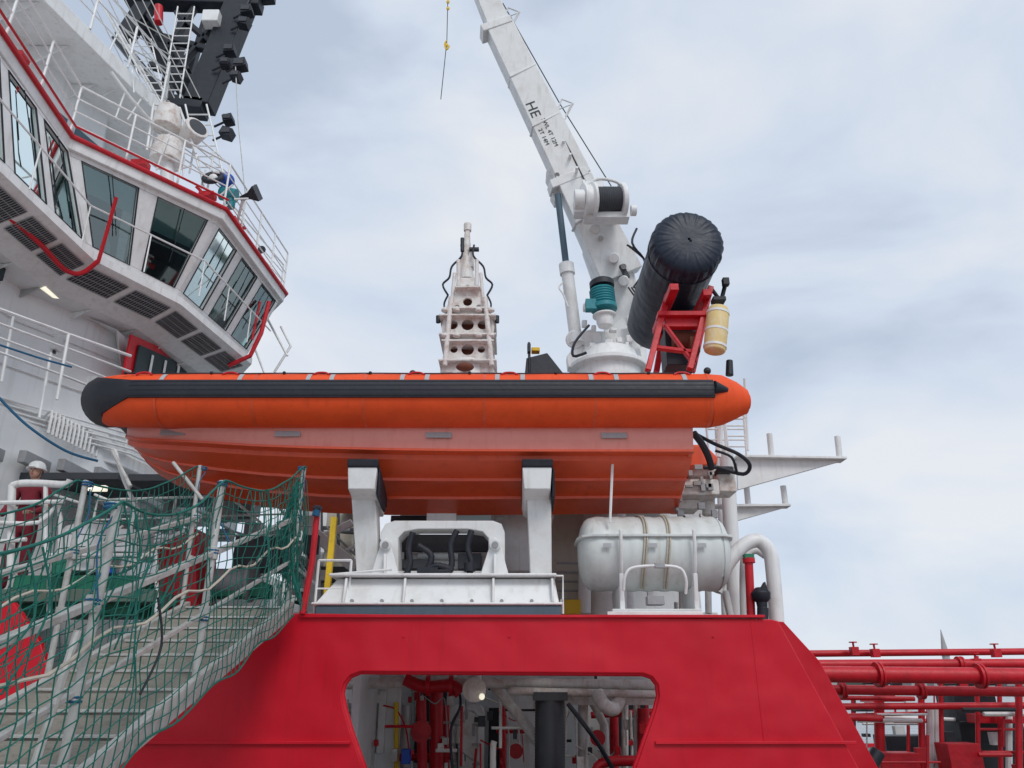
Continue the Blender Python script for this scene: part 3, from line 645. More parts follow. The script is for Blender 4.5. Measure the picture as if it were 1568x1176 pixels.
for u in(557,822):
    c=U(u,722,9.22); arm.hexa([c+V((-.16,-.08,-.24)),c+V((.16,-.08,-.24)),c+V((.16,.7,-.42)),c+V((-.16,.7,-.42)),c+V((-.18,-.1,.03)),c+V((.18,-.1,.03)),c+V((.18,.7,-.30)),c+V((-.18,.7,-.30))])
    pad.hexa([c+V((-.185,-.12,.032)),c+V((.195,-.12,.032)),c+V((.195,.72,-.298)),c+V((-.185,.72,-.298)),c+V((-.185,-.14,.125)),c+V((.195,-.14,.125)),c+V((.195,.72,-.16)),c+V((-.185,.72,-.16))])
    pad.hexa([c+V((.18,.0,-.33)),c+V((.22,.0,-.30)),c+V((.22,.5,-.4)),c+V((.18,.5,-.4)),c+V((.19,-.06,.03)),c+V((.215,-.06,.03)),c+V((.215,.5,-.2)),c+V((.19,.5,-.2))])
ar=g.p('arch_frame',white,0)
ar.plate(poly([(583,905),(583,815),(590,802),(604,797),(755,797),(768,802),(773,815),(773,905)][::-1],9.6),[poly([(610,874),(610,824),(619,814),(640,810),(716,810),(739,814),(748,824),(748,874)][::-1],9.6)],9.6,.34,.012)
di=g.p('winch_interior',dgrey,.01); di.box(U(678,832,10.2),(1.3,.1,.22)); di.box(U(640,866,10.1),(.4,.3,.12)); di.box(U(720,862,10.1),(.3,.3,.2))
ww2=g.p('winch_body',white,.015); ww2.box(U(680,862,10.5),(.9,.3,.22)); ww2.cyl(U(640,850,10.3),U(720,850,10.3),.06)
for u in(590,758):
    ar2=g.p('trunnion_brackets',white,.008)
    ar2.prism([U(u-24,884,9.36),U(u-7,832,9.36),U(u,822,9.36),U(u+8,832,9.36),U(u+22,884,9.36)],(0,.05,0)); ar2.cyl(U(u,834,9.3),U(u,834,9.6),.07); ar2.beam(U(u,850,9.34),U(u,884,9.3),.03,.12)
    g.p('trunnion_pins',grey,.003).cyl(U(u,834,9.27),U(u,834,9.31),.04)
hs=g.p('hydraulic_hoses',black,0)
for pts in ([(632,815),(626,840),(628,862),(622,880)],[(700,812),(690,835),(692,862),(686,880)],[(722,812),(716,838),(722,862),(718,882)],[(652,872),(670,866),(690,874),(640,878)],[(640,835),(660,850),(655,872)]):
    q=crom([U(u,v,9.5) for u,v in pts],8); hs.tube(q,[.036+.005*(i%2) for i in range(len(q))],10)
hs.box(U(655,873,9.5),(.25,.1,.06)); hs.cyl(U(719,875,9.45),U(719,862,9.45),.07)
ar.box(U(678,790,10.6),(.4,.4,.25))
dp=g.p('davit_pedestal',white,.02); dp.cyl(U(790,880,11.3),U(786,790,11.3),.33,n=28); dp.box(U(700,770,11),(1.5,.3,.2)); dp.box(U(800,790,11.2),(.9,.4,.15))
cy=g.p('davit_rail',white,0); rail(cy,[V((a.x-.05,9.25,2.45)),V((-1.9,9.25,2.45))],.65,2,.35,.016); cy.tube([U(505,880,9.2),U(600,872,9.2)],.015,6); cy.tube([U(770,880,9.2),U(862,882,9.2),U(862,940,9.2)],.015,6)
cy.tube([U(938,707,9.4),U(934,800,9.4)],.018,6)
g=G('aft_deck_structure')
c_=g.p('cream_casing',cream,.015); c_.box(U(868,850,12.2),(.8,.5,1.6)); c_.box(U(868,800,13),(1.1,.3,.3)); c_.box(U(520,850,13.8),(.5,.3,1.7))
wg=g.p('ventilation_trunks',white,.015); wg.cyl(U(925,950,12),U(925,760,12),.34,n=24); wg.cyl(U(895,940,11.4),U(895,860,11.4),.09); wg.box(U(1000,800,13.5),(2.0,.5,.5)); wg.cyl(U(960,950,12.4),U(960,800,12.4),.12); wg.cyl(U(1050,950,11.4),U(1050,900,11.4),.1)
wg.box(U(640,780,13.6),(2.6,.3,.14)); wg.cyl(U(480,940,13),U(480,780,13),.12)
wg.beam(U(450,790,12.8),U(545,870,12.8),.1,.2); wg.beam(U(440,850,12.8),U(540,800,12.8),.08,.12)
lg=g.p('caged_ladder',grey,0)
for v in range(862,945,14): lg.tube([U(852,v,11.6),U(902,v+1,11.6)],.02,6)
yl=g.p('yellow_fittings',yellow,.01); yl.box(U(872,930,11.4),(.3,.2,.2)); yl.box(U(893,912,11.5),(.15,.2,.15))
sh=g.p('canopy_frames',dgrey,.01)
for k in range(5): sh.beam(U(440+k*26,782,13.4),U(440+k*26,830+k*4,13.4),.05,.05)
sh.beam(U(430,805,13.4),U(560,815,13.4),.07,.1); sh.box(U(500,880,13.4),(1.0,.2,.25)); sh.box(U(980,770,12.8),(1.3,.5,.18)); sh.box(U(640,800,13),(.9,.2,.2)); sh.box(U(600,850,13),(.2,.2,.9))
for i in range(60):
    u=random.uniform(450,545) if i%3==0 else (random.uniform(850,1080) if i%3==1 else random.uniform(545,860)); v=random.uniform(790,935)
    k=random.choice(['small_gear_white','small_gear_grey','small_gear_dark']);P_=g.p(k,{'w':white,'g':grey,'d':dgrey}[k[11]],.005)
    if random.random()<.5: P_.box(U(u,v,random.uniform(11.6,13.4)),(random.uniform(.05,.22),.1,random.uniform(.05,.3)))
    else:
        Y=random.uniform(11.8,13.2);P_.tube([U(u,v,Y),U(u+random.uniform(-50,50),v+random.uniform(-60,60),Y)],random.uniform(.012,.03),8)
sg=g.p('stern_support',whiter,.02); sg.box(U(1062,752,10.6),(.6,.5,.22)); sg.box(U(1048,776,10.8),(.35,.4,.14)); sg.box(U(1075,726,10.8),(.4,.4,.14)); sg.cyl(U(1085,790,10.8),U(1085,730,10.8),.09); sg.box(U(1108,742,10.6),(.25,.4,.3))
g.p('stern_pad',black,.02).box(U(1108,722,10.4),(.2,.3,.08))
for i in range(18): g.p('stern_support_fittings',grey,.004).box(U(random.uniform(1035,1125),random.uniform(715,790),10.3),(random.uniform(.04,.12),.06,random.uniform(.03,.12)))
g=G('boarding_posts')
g.p('red_post',redp,.004).tube([U(486,782,8.95),U(478,860,8.95),U(463,940,8.95)],.035,10)
g.p('yellow_post',yellow,.004).beam(U(512,792,9.6),U(500,915,9.6),.07,.07)
g.p('clamps',bluer,0).tube([U(487,775,8.9),U(483,790,8.9)],.045,8); g.p('lamp_box',black,.01).box(U(486,778,8.9),(.09,.09,.05))
# ------------------------------------------------------------------ liferaft
g=G('liferaft_canister')
cs=g.p('shell',canm,0)
x0=U(886,850,9.75).x;x1=U(1117,850,9.75).x;zc=U(1000,846,9.75).z; Yl=9.85; ln=x1-x0
prof=[(0,.05),(.01,.2),(.04,.32),(.08,.40),(.13,.44),(.2,.455)]
k=.2
while k<ln-.25:
    prof+=[(k,.455),(k+.03,.463),(k+.11,.463),(k+.14,.455)];k+=.2
prof+=[(ln-.2,.455),(ln-.13,.44),(ln-.08,.40),(ln-.04,.32),(ln-.01,.2),(ln,.05)]
cs.lathe((x0,Yl,zc),(1,0,0),prof,48)
fl2=g.p('flange',canm,.008)
lsx=x0+ln/2
fl2.prism([V((lsx+(x-lsx)*1.03,y,zc+.13)) for x,y in [(x0,Yl-.2),(x0+.05,Yl-.4),(x0+.16,Yl-.485),(x1-.16,Yl-.485),(x1-.05,Yl-.4),(x1,Yl-.2),(x1,Yl+.2),(x1-.05,Yl+.4),(x1-.16,Yl+.485),(x0+.16,Yl+.485),(x0+.05,Yl+.4),(x0,Yl+.2)]],(0,0,.035))
stp=g.p('straps',rope,0)
for u in(985,1020):
    x=U(u,850,9.5).x
    ring=[V((x+.03*math.sin(a*2),Yl-math.cos(a)*.476,zc+math.sin(a)*.476)) for a in[rad(-70+i*10) for i in range(26)]]
    stp.tube(ring,.012,6); stp.tube([q+V((.03,0,0)) for q in ring],.012,6)
ck=g.p('cradle',white,.008)
zb=U(1000,938,9.5).z
ck.box((U(1003,935,9.5).x,9.8,zb),(1.05,.9,.06))
for u in(950,1062):
    x=U(u,880,9.5).x
    ck.tube(crom([V((x,Yl-.56,zc+.2)),V((x,Yl-.53,zc-.05)),V((x,Yl-.40,zc-.33)),V((x,Yl-.1,zc-.5)),V((x,Yl+.3,zc-.42))],4),.022,8)
    ck.box((x,9.8,(zb+zc-.45)/2),(.06,.7,max(.1,zc-.45-zb)))
    ck.beam(V((x,9.5,zb)),V((x,Yl-.42,zc-.3)),.05,.06)
ck.tube(crom([U(955,905,9.35),U(958,880,9.3),U(975,868,9.3),U(1035,868,9.3),U(1050,885,9.3),U(1050,910,9.35)],4),.018,8)
ck.box(U(1003,940,9.2),(1.1,.05,.05))
for u in(960,1000,1045): ck.tube([U(u,938,9.3),U(u,950,9.3)],.02,6)
lt=g.p('hydrostatic_release',grey,.005); lt.box(U(1003,920,9.4),(.2,.15,.1)); lt.box(U(1010,866,9.3),(.12,.05,.06))
for u in(930,1000,1075): g.p('labels',patch,0).box(U(u,835,9.345),(.1,.01,.05))
# ------------------------------------------------------------------ crane
g=G('deck_crane')
cb=g.p('boom',white,.02)
def bp(u,v,Y=None):
    if Y is None: Y=15.5-(1.5*max(0,(430-v)/430))
    return U(u,v,Y)
def boomseg(u0,v0,w0,u1,v1,w1,dep=.45,part=cb):
    a=bp(u0,v0);b_=bp(u1,v1);t=(b_-a).normalized();sd=t.cross(V((0,1,0))).normalized(); fw=sd.cross(t).normalized()
    sa=w0/F*a.length/2;sb_=w1/F*b_.length/2
    A=[a+sd*x*sa+fw*y*dep/2 for x,y in((-1,-1),(1,-1),(1,1),(-1,1))];Bq=[b_+sd*x*sb_+fw*y*dep/2 for x,y in((-1,-1),(1,-1),(1,1),(-1,1))]
    part.hexa(A+Bq)
boomseg(950,425,64,878,278,50);boomseg(878,277,50,764,44,36);boomseg(765,46,30,722,-60,26,.36)
boomseg(762,50,42,757,40,42,.5); boomseg(872,284,58,866,272,54,.5)
boomseg(835,192,45,833,189,45,.47);boomseg(800,118,41,798,115,41,.47);boomseg(905,335,58,903,332,58,.5)
col=g.p('slewing_column',white,.02)
col.prism([bp(895,365),bp(950,345),bp(968,405),bp(985,470),bp(985,530),bp(935,530),bp(925,450)],(0,.7,0))
col.prism([bp(880,520),bp(930,505),bp(970,470),bp(990,520),bp(990,575),bp(880,575)],(0,.5,0))
col.lathe(bp(935,640),(0,0,1),[(0,.7),(1.05,.7),(1.07,.85),(1.18,.85),(1.2,.72),(1.5,.6)],32)
col.cyl(V((bp(935,600).x,15.6,.3)),bp(935,600),.65,n=32)
col.box(bp(910,530),(.5,.5,.5)); col.cyl(bp(905,520,15.2),bp(905,520,15.9),.22); col.cyl(bp(880,520,15.2),bp(880,520,15.9),.2)
col.prism([bp(868,545,15.3),bp(892,515,15.3),bp(935,505,15.3),bp(975,500,15.3),bp(985,560,15.3),bp(870,562,15.3)],(0,.3,0))
for (u,v) in [(940,395),(955,430),(912,350),(895,330)]: col.cyl(bp(u,v,14.95),bp(u,v,15.5),.12)
for i in range(20): col.box(bp(random.uniform(885,985),random.uniform(470,560),15.1),(random.uniform(.06,.25),.15,random.uniform(.05,.2)))
dg=g.p('pivot_bosses',grey,.0)
for (u,v) in [(955,408),(920,365),(853,268)]: dg.cyl(bp(u,v,14.7),bp(u,v,15.4),.06)
g.p('side_slot',dgrey,.0).box(bp(956,416,15.05),(.10,.1,.34),Matrix.Rotation(rad(-22),3,'Y'))
wd=g.p('winch',white,.01)
wc=bp(928,308,14.4)
wd.lathe(wc+V((-.58,-.1,-.05)),(1,.15,.1),[(0,.2),(.05,.38),(.1,.38),(.12,.32),(.24,.32),(.26,.40),(.32,.40),(.34,.28)],28)
wd.lathe(wc+V((.30,.05,.03)),(1,.15,.1),[(0,.39),(.05,.41),(.1,.41),(.12,.2)],28)
dr_=g.p('winch_rope_drum',dgrey,0); dr_.lathe(wc+V((-.22,-.05,0)),(1,.15,.1),[(0,.25)]+[(x*.02+.01,.28+.012*(x%2)) for x in range(26)]+[(.55,.25)],28)
wd.box(wc+V((-.6,0,-.2)),(.25,.3,.35));wd.box(wc+V((0,.15,-.34)),(1.0,.3,.15))
wd.box(wc+V((-.3,-.1,.28)),(.45,.3,.16)); wd.tube(crom([wc+V((-.5,-.2,.2)),wc+V((-.2,-.25,.40)),wc+V((.2,-.2,.38)),wc+V((.35,-.1,.3))],4),.035,8)
wd.cyl(wc+V((-.72,-.2,-.1)),wc+V((-.5,-.2,-.1)),.22); wd.lathe(wc+V((.45,-.45,-.55)),(1,0,0),[(0,.12),(.12,.12)],16)
cb.prism([bp(836,262),bp(852,246),bp(866,278),bp(862,296),bp(848,284)],(0,.45,0)); cb.prism([bp(843,292),bp(858,284),bp(864,300),bp(850,304)],(0,.4,0))
hc=g.p('luffing_cylinder_rod',slate,0); hc.cyl(bp(854,298,14.9),bp(868,415,15.1),.075)
hc2=g.p('luffing_cylinder',white,.0); hc2.cyl(bp(868,412,15.1),bp(882,520,15.3),.14);hc2.cyl(bp(867,405,15.1),bp(869,420,15.1),.17); hc2.cyl(bp(881,512,15.3),bp(883,526,15.3),.18)
hc2.tube(crom([bp(862,432,15),bp(856,440,15),bp(862,450,15),bp(870,470,15)],4),.02,6)
wr=g.p('boom_wires',dgrey,0); wr.tube([bp(770,5),bp(858,160),bp(936,285)],.014,5); wr.tube([bp(776,25,14.2),bp(850,185,14.5),bp(902,290,14.8)],.018,5)
pk=g.p('boom_brackets',white,.0)
for (u,v) in((782,20),(864,160)):
    pk.tube([bp(u-14,v+18),bp(u-4,v-8),bp(u+12,v-2),bp(u+2,v+18)],.025,6); pk.tube([bp(u-10,v+8),bp(u+14,v-1),bp(u-2,v+28)],.018,6)
for i in range(12): pk.box(bp(781+i*10.2,55+i*20.5,14.6),(.06,.2,.05))
pk.tube([bp(785,50,14.5),bp(895,278,14.8)],.015,6)
bw=g.p('black_hoses',black,0)
for i in range(5): bw.tube(crom([bp(960+i*4,375+i*3,14.9),bp(980+i*3,388+i*4,14.9),bp(988,410+i*3,15),bp(970+i*4,440,15)],4),.022,6)
bw.tube(crom([bp(902,498,14.8),bp(880,525,14.7),bp(878,545,14.7),bp(898,540,14.7)],4),.03,6)
for i in range(4): bw.tube(crom([bp(962+i*5,440,14.8),bp(980+i*3,470,14.8),bp(975,500+i*6,14.8)],4),.018,6)
mt=g.p('hydraulic_motor',teal,.008); mt.lathe(bp(925,476,14.8),(-.06,0,1),[(0,.2),(.02,.29),(.12,.29),(.13,.25)]+[(.14+.03*i,.25+(.03 if i%2 else 0)) for i in range(12)]+[(.52,.24)],20)
mt.box(bp(905,468,14.7),(.24,.2,.24)); mb=g.p('motor_fan_cover',dark,.005); mb.lathe(bp(922,440,14.8),(-.06,0,1),[(0,.27),(.12,.27),(.16,.22),(.17,.05)],20)
wd.lathe(bp(927,500,14.8),(-.06,0,1),[(0,.15),(.1,.18),(.22,.18),(.24,.25),(.28,.25)],20)
def text(group,name,body,loc,size,R,mat):
    cu=bpy.data.curves.new(name,'FONT');cu.body=body;cu.size=size;cu.extrude=.002
    ob=bpy.data.objects.new(name,cu);bpy.context.scene.collection.objects.link(ob);ob.data.materials.append(mat);ob.location=loc;ob.rotation_euler=R.to_euler();group.extra.append(ob)
def boomtext(body,u,v,size,nm):
    a=bp(764,44);b_=bp(878,277);t=(b_-a).normalized();sd=t.cross(V((0,1,0))).normalized();fw=sd.cross(t).normalized()
    if fw.y>0: fw=-fw
    yv=fw.cross(t).normalized()
    R=Matrix((t,yv,fw)).transposed()
    pa=a+fw*(.45/2+.006); d=ray(u,v); tt=((pa-V((0,0,CAMZ))).dot(fw))/d.dot(fw); text(g,nm,body,V((0,0,CAMZ))+d*tt,size,R,dark)
boomtext('HE',804,158,.34,'marking_logo');boomtext('SWL 4T 12M',829,182,.14,'marking_load_a');boomtext('2T 14M',824,198,.14,'marking_load_b')
g=G('crane_hook'); hw=g.p('wire',dgrey,0); hw.tube([U(687,-60,14),U(684,75,14)],.010,5); hw.tube([U(683,75,14),U(675,152,14)],.010,5)
hk=g.p('hook_block',yellow,.005)
for v in(3,13,69): hk.ball(U(686-(v>50)*2,v,14),.04,(1,.7,1.4),10,8)
hk.tube(crom([U(684,62,14),U(681,68,14),U(684,76,14),U(688,70,14)],4),.02,6)
# ------------------------------------------------------------------ towing gear mast
g=G('towing_gear_mast')
tm=g.p('frame_plates',whiter,.008)
def plateT(L,holes,Y,th=.06):
    tm.plate(poly(L,Y),[[ (XZ(cu_,cv,Y)[0]+r*math.cos(a),XZ(cu_,cv,Y)[1]+r*math.sin(a)) for a in[i*math.pi/8 for i in range(16)]] for cu_,cv,r in holes],Y,th,.006)
for Y in(13.5,14.4):
    plateT([(676,570),(680,530),(676,500),(684,470),(698,440),(700,425),(730,425),(734,440),(748,470),(757,500),(752,530),(757,570)][::-1],[(693,497,.10),(716,497,.12),(739,497,.10),(695,535,.07),(737,535,.07),(716,462,.09),(716,535,.12),(700,470,.05),(733,470,.05),(716,440,.06)],Y)
for v in(440,472,483,512,522,552):
    w_={440:.5,472:.9,483:1.1,512:1.1,522:1.0,552:1.1}[v]; tm.box(U(716,v,13.4)+V((0,.45,0)),(w_,.98,.04))
for u in(681,753):
    tm.cyl(U(u,560,13.4),U(716+(u-716)*.72,455,13.4),.05,n=12)
for u in(681,699,733,752):
    tm.lathe(U(u,517,13.4),(0,0,1),[(0,.04),(.02,.07),(.06,.07),(.08,.04)],12); tm.lathe(U(u,478,13.4),(0,0,1),[(0,.04),(.02,.07),(.06,.07),(.08,.04)],12)
bd=g.p('base_dome',white,.01); bd.lathe(U(716,610,14),(0,0,1),[(0,.58),(.6,.55),(.72,.45),(.8,.3)],28)
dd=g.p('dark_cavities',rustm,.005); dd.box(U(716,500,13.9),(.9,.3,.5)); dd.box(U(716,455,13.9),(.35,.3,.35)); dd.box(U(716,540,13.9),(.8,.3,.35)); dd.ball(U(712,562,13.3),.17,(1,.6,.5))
pn_=g.p('top_pin',whiter,.006); pn_.cyl(U(714,430,13.9),U(713,395,13.9),.17,.11); pn_.cyl(U(713,395,13.9),U(715,372,13.9),.1,.08); pn_.cyl(U(715,372,13.9),U(716,344,13.9),.07,.05); pn_.cyl(U(716,354,13.9),U(716,343,13.9),.08)
pn_.box(U(722,400,13.9),(.1,.2,.35)); pn_.box(U(706,408,13.9),(.1,.2,.3))
bk=g.p('side_hooks',dark,0)
for s_ in(-1,1):
    bk.tube(crom([U(716+s_*10,375,13.7),U(716+s_*9,392,13.7),U(716+s_*24,408,13.7),U(716+s_*28,425,13.7),U(716+s_*38,436,13.7),U(716+s_*30,452,13.7)],4),.022,6)
    bk.tube(crom([U(716+s_*30,452,13.7),U(716+s_*36,466,13.7),U(716+s_*32,480,13.7)],4),.02,6)
    bk.cyl(U(716+s_*45,484,13.6),U(716+s_*45,494,13.6),.045); bk.tube([U(716+s_*38,490,13.6),U(716+s_*48,488,13.6)],.025,6)
    tm.cyl(U(716+s_*14,438,13.5),U(716+s_*14,398,13.5),.04); tm.cyl(U(716+s_*24,462,13.5),U(716+s_*20,418,13.5),.035)
bk.box(U(726,382,13.8),(.2,.1,.05)); bk.cyl(U(708,385,13.7),U(708,365,13.7),.04)
# ------------------------------------------------------------------ right side mast
g=G('aft_light_mast')
mm=g.p('column',white,.01)
mm.cyl(U(1128,960,11.5),U(1112,690,11.5),.11,n=16); mm.cyl(U(1112,950,12.5),U(1100,640,12.5),.07)
mm.cyl(U(1085,940,12),U(1082,760,12),.05)
br=g.p('bracket_arms',white,.006)
br.prism([U(1130,750,11.5),U(1128,700,11.5),U(1205,703,11.5),U(1292,705,11.5)],(0,.06,0)); br.beam(U(1125,701,11.5),U(1292,704,11.5),.25,.04)
br.prism([U(1120,800,11.8),U(1118,776,11.8),U(1206,776,11.8)],(0,.06,0)); br.beam(U(1090,776,11.8),U(1208,775,11.8),.2,.04)
for u,v0,v1,Y in((1182,703,664,11.5),(1286,704,668,11.5),(1203,775,744,11.8),(1146,776,735,11.8)): br.tube([U(u,v0,Y),U(u-4,v1,Y)],.045,10)
ld=g.p('rungs',white,0); ladder(ld,U(1128,700,11),U(1120,590,11),.3,(1,0,0),7,.016); rail(ld,[U(1088,640,10.6),U(1140,640,10.6)],.45,3,.2,.016)
rail(ld,[U(1085,690,11),U(1145,690,11)],.5,3,.25,.018); ld.tube([U(1145,690,11),U(1140,580,11)],.02,6); ld.tube([U(1100,700,11),U(1108,580,11)],.04,6)
g.p('mast_lamp',dark,.01).cyl(U(1117,575,10.8),U(1117,552,10.8),.06,.05)
g=G('vent_pipes')
vp=g.p('white_pipes',white,0)
vp.tube(crom([U(1095,905,10.4),U(1110,870,10.4),U(1135,838,10.4),U(1160,828,10.4),U(1178,845,10.4),U(1184,880,10.4),U(1190,960,10.4)],6),.095,14)
vp.tube(crom([U(1140,950,10.8),U(1140,860,10.8),U(1155,842,10.8),U(1172,850,10.8)],6),.06,12)
vp.tube([U(1120,950,10.9),U(1110,905,10.9)],.05,10)
rp=g.p('red_pipe',redp,0); rp.tube([U(1151,960,10.1),U(1146,850,10.1)],.055,12); rp.lathe(U(1147,862,10.1),(0,0,1),[(0,.08),(.06,.08)],12)
gn=g.p('green_valve',green,.005); gn.box(U(1146,853,10.1),(.12,.12,.07))
bv=g.p('black_vent_head',black,.01); bv.lathe(U(1168,935,10.0),(0,0,1),[(0,.06),(.1,.07),(.14,.11),(.22,.12),(.28,.06)],16); bv.prism([U(1160,912,9.9),U(1172,890,9.9),U(1178,908,9.9)],(0,.1,0)); bv.cyl(U(1168,960,10),U(1168,930,10),.07)
# ------------------------------------------------------------------ aft red pipework
g=G('deck_pipework')
pp_=g.p('pipes',redp,0)
def hp2(u0,v0,u1,v1,Y,r,Y2=None): pp_.tube([U(u0,v0,Y),U(u1,v1,Y2 or Y)],r,12)
hp2(1225,1001,1640,997,12.5,.05);hp2(1212,1018,1640,1016,12,.07);hp2(1230,1032,1640,1036,11.6,.11);hp2(1255,1056,1640,1060,12.4,.07);hp2(1290,1082,1640,1080,13,.05);hp2(1230,1001,1225,1040,12.2,.06)
hp2(1250,1068,1400,1070,13,.035);hp2(1280,1096,1420,1092,13.5,.03)
for u in(1345,1410,1440,1495,1530,1560): hp2(u,1000+random.uniform(0,40),u+random.uniform(0,6),1240,13+random.uniform(-.8,.8),random.choice([.035,.05,.08]))
pp_.tube(crom([U(1265,1180,12),U(1268,1120,12),U(1285,1100,12),U(1350,1100,12)],5),.05,10)
fl3=g.p('flanges',redp,.003)
for u,v,Y,r in((1345,1033,11.6,.17),(1500,1035,11.6,.17),(1240,1033,11.6,.17),(1410,1058,12.4,.12),(1290,1057,12.4,.12),(1470,1017,12,.11)):
    c=U(u,v,Y); fl3.lathe(c-V((.04,0,0)),(1,0,0),[(0,r),(.03,r),(.031,r*.9),(.05,r*.9),(.051,r),(.08,r)],16)
for u,v,Y in((1308,997,12.3),(1340,1000,12.3),(1495,1015,12),(1525,1000,12.2)):
    c=U(u,v,Y); fl3.box(c,(.11,.11,.12)); fl3.cyl(c,c+V((0,0,.13)),.015); fl3.lathe(c+V((0,0,.12)),(0,0,1),[(0,.06),(.015,.06)],12)
wq=g.p('white_pipe',white,0); wq.tube([U(1500,1022,13.5),U(1660,1018,13.5)],.14,12); wq.tube([U(1270,1095,14),U(1640,1108,14)],.03,8)
for u in(1425,1435,1545): wq.tube([U(u,1080,13.4),U(u,1200,13.4)],.05,8)
dq=g.p('dark_gear',dark,.01); dq.box(U(1490,1130,14.2),(.7,.6,1.6)); dq.box(U(1385,1150,14.6),(.8,.5,.5)); dq.box(U(1545,1150,14.6),(.4,.5,1.0)); dq.tube([U(1330,1176,12.2),U(1345,1150,12.2)],.1,10)
rq=g.p('red_gear',redp,.01); rq.box(U(1470,1165,13),(.5,.4,.5)); rq.box(U(1530,1100,13.6),(.9,.3,.14)); rq.box(U(1370,1168,13.2),(.6,.4,.3)); rq.box(U(1515,1060,14.5),(1.3,.2,.1))
for i in range(90):
    u=random.uniform(1300,1600);v=random.uniform(1040,1180);Y=random.uniform(12.5,15)
    nm,mt_=random.choice([('small_red_fittings',redp),('small_red_fittings',redp),('small_white_fittings',white),('small_dark_fittings',dark)])
    P_=g.p(nm,mt_,.003)
    if random.random()<.35: P_.box(U(u,v,Y),(random.uniform(.05,.2),.1,random.uniform(.05,.22)))
    elif random.random()<.5: P_.tube([U(u,v,Y),U(u,v+random.uniform(20,90),Y)],random.uniform(.012,.035),8)
    else: P_.tube([U(u,v,Y),U(u+random.uniform(30,110),v,Y)],random.uniform(.012,.035),8)
# ------------------------------------------------------------------ gangway
g=G('gangway')
XR,XL=-2.42,-3.55
def zg(Y): return 1.26+(Y-5)*.331
Y0,Y1=1.3,8.75
sr=g.p('stringers',alu,.006)
for X in(XR,XL):
    sr.beam(V((X,Y0,zg(Y0))),V((X,Y1,zg(Y1))),.06,.16)
    sr.beam(V((X,Y0,zg(Y0)+1.02)),V((X,Y1,zg(Y1)+1.02)),.045,.045); sr.beam(V((X,Y0,zg(Y0)+.55)),V((X,Y1,zg(Y1)+.55)),.035,.035)
td=g.p('tread_grating',tread,0)
n=int((Y1-Y0)/.045)
for i in range(n):
    y=Y0+i*.045; td.box(((XR+XL)/2,y,zg(y)+.03),(XR-XL-.06,.014,.03))
for i in range(20):
    x=XL+.06+i*(XR-XL-.12)/19; td.beam(V((x,Y0,zg(Y0)+.018)),V((x,Y1,zg(Y1)+.018)),.010,.02)
cl=g.p('cleats',alu,.003)
for i in range(18):
    y=Y0+.3+i*.41; cl.box(((XR+XL)/2,y,zg(y)+.06),(XR-XL-.1,.035,.02))
po=g.p('posts',alu,.004)
hgt=1.62; PY=[1.6,3.1,4.6,6.3,8.6]
for X in(XR,XL):
    for i,y in enumerate(PY):
        po.tube([V((X,y,zg(y)-.1)),V((X+random.uniform(-.03,.03),y+random.uniform(-.05,.05),zg(y)+hgt))],.029 if X==XR else .024,10)
        for hh in(1.02,.55): po.cyl(V((X,y,zg(y)+hh-.05)),V((X,y,zg(y)+hh+.05)),.042,n=10)
po.tube([U(265,708,8.3),U(310,765,8.2)],.02,8);po.tube([U(172,690,8.6),U(200,745,8.3)],.02,8)
po.tube([V((XR,4.5,zg(4.5)+.9)),V((XR+.02,4.15,zg(4.15)-.3))],.022,8)
def topz(y):
    y=max(PY[0],min(PY[-1],y))
    for a,b_ in zip(PY,PY[1:]):
        if a<=y<=b_:
            t=(y-a)/(b_-a); return zg(y)+hgt-.16*4*t*(1-t)
    return zg(y)+hgt
def netpt(X,y,t,side):
    z0=zg(y)-.08; z=z0+(topz(y)-z0)*t
    bil_=.06*math.sin(y*2.3+X)*math.sin(t*3.0)+.035*math.sin(y*5.1+t*4)+.02*math.sin(y*11+t*7)
    return V((X+side*.05+bil_*math.sin(math.pi*t*.9),y+.05*math.sin(t*5+y*3),z+.035*math.sin(y*6+t*9)*(1-t)))
nt_=g.p('safety_net',net,0); kn=g.p('net_knots',net,0)
for X,side in((XR,1),(XL,-1)):
    ny=int((8.68-1.6)/.115)
    for i in range(ny+1):
        y=1.6+i*.115; nt_.tube([netpt(X,y+.02*math.sin(k*1.7+i),k/15,side) for k in range(16)],.0046,4,caps=False)
    for k in range(16):
        nt_.tube([netpt(X,1.6+i*.115,k/15,side) for i in range(ny+1)],.0046,4,caps=False)
for k in range(34):
    y=8.35+random.uniform(0,.35);z0=zg(8.6)+random.uniform(.0,.3); nt_.tube(crom([V((XR+random.uniform(-.1,.12),y,zg(y)+1.5-random.uniform(0,.2))),V((XR+random.uniform(-.15,.15),y,zg(y)+.9)),V((XR+random.uniform(-.1,.18),y,z0))],3),.005,4)
ng_=g.p('net_border_rope',net,0)
rp_=g.p('lashings',bluer,0); rw_=g.p('white_ropes',rope,0)
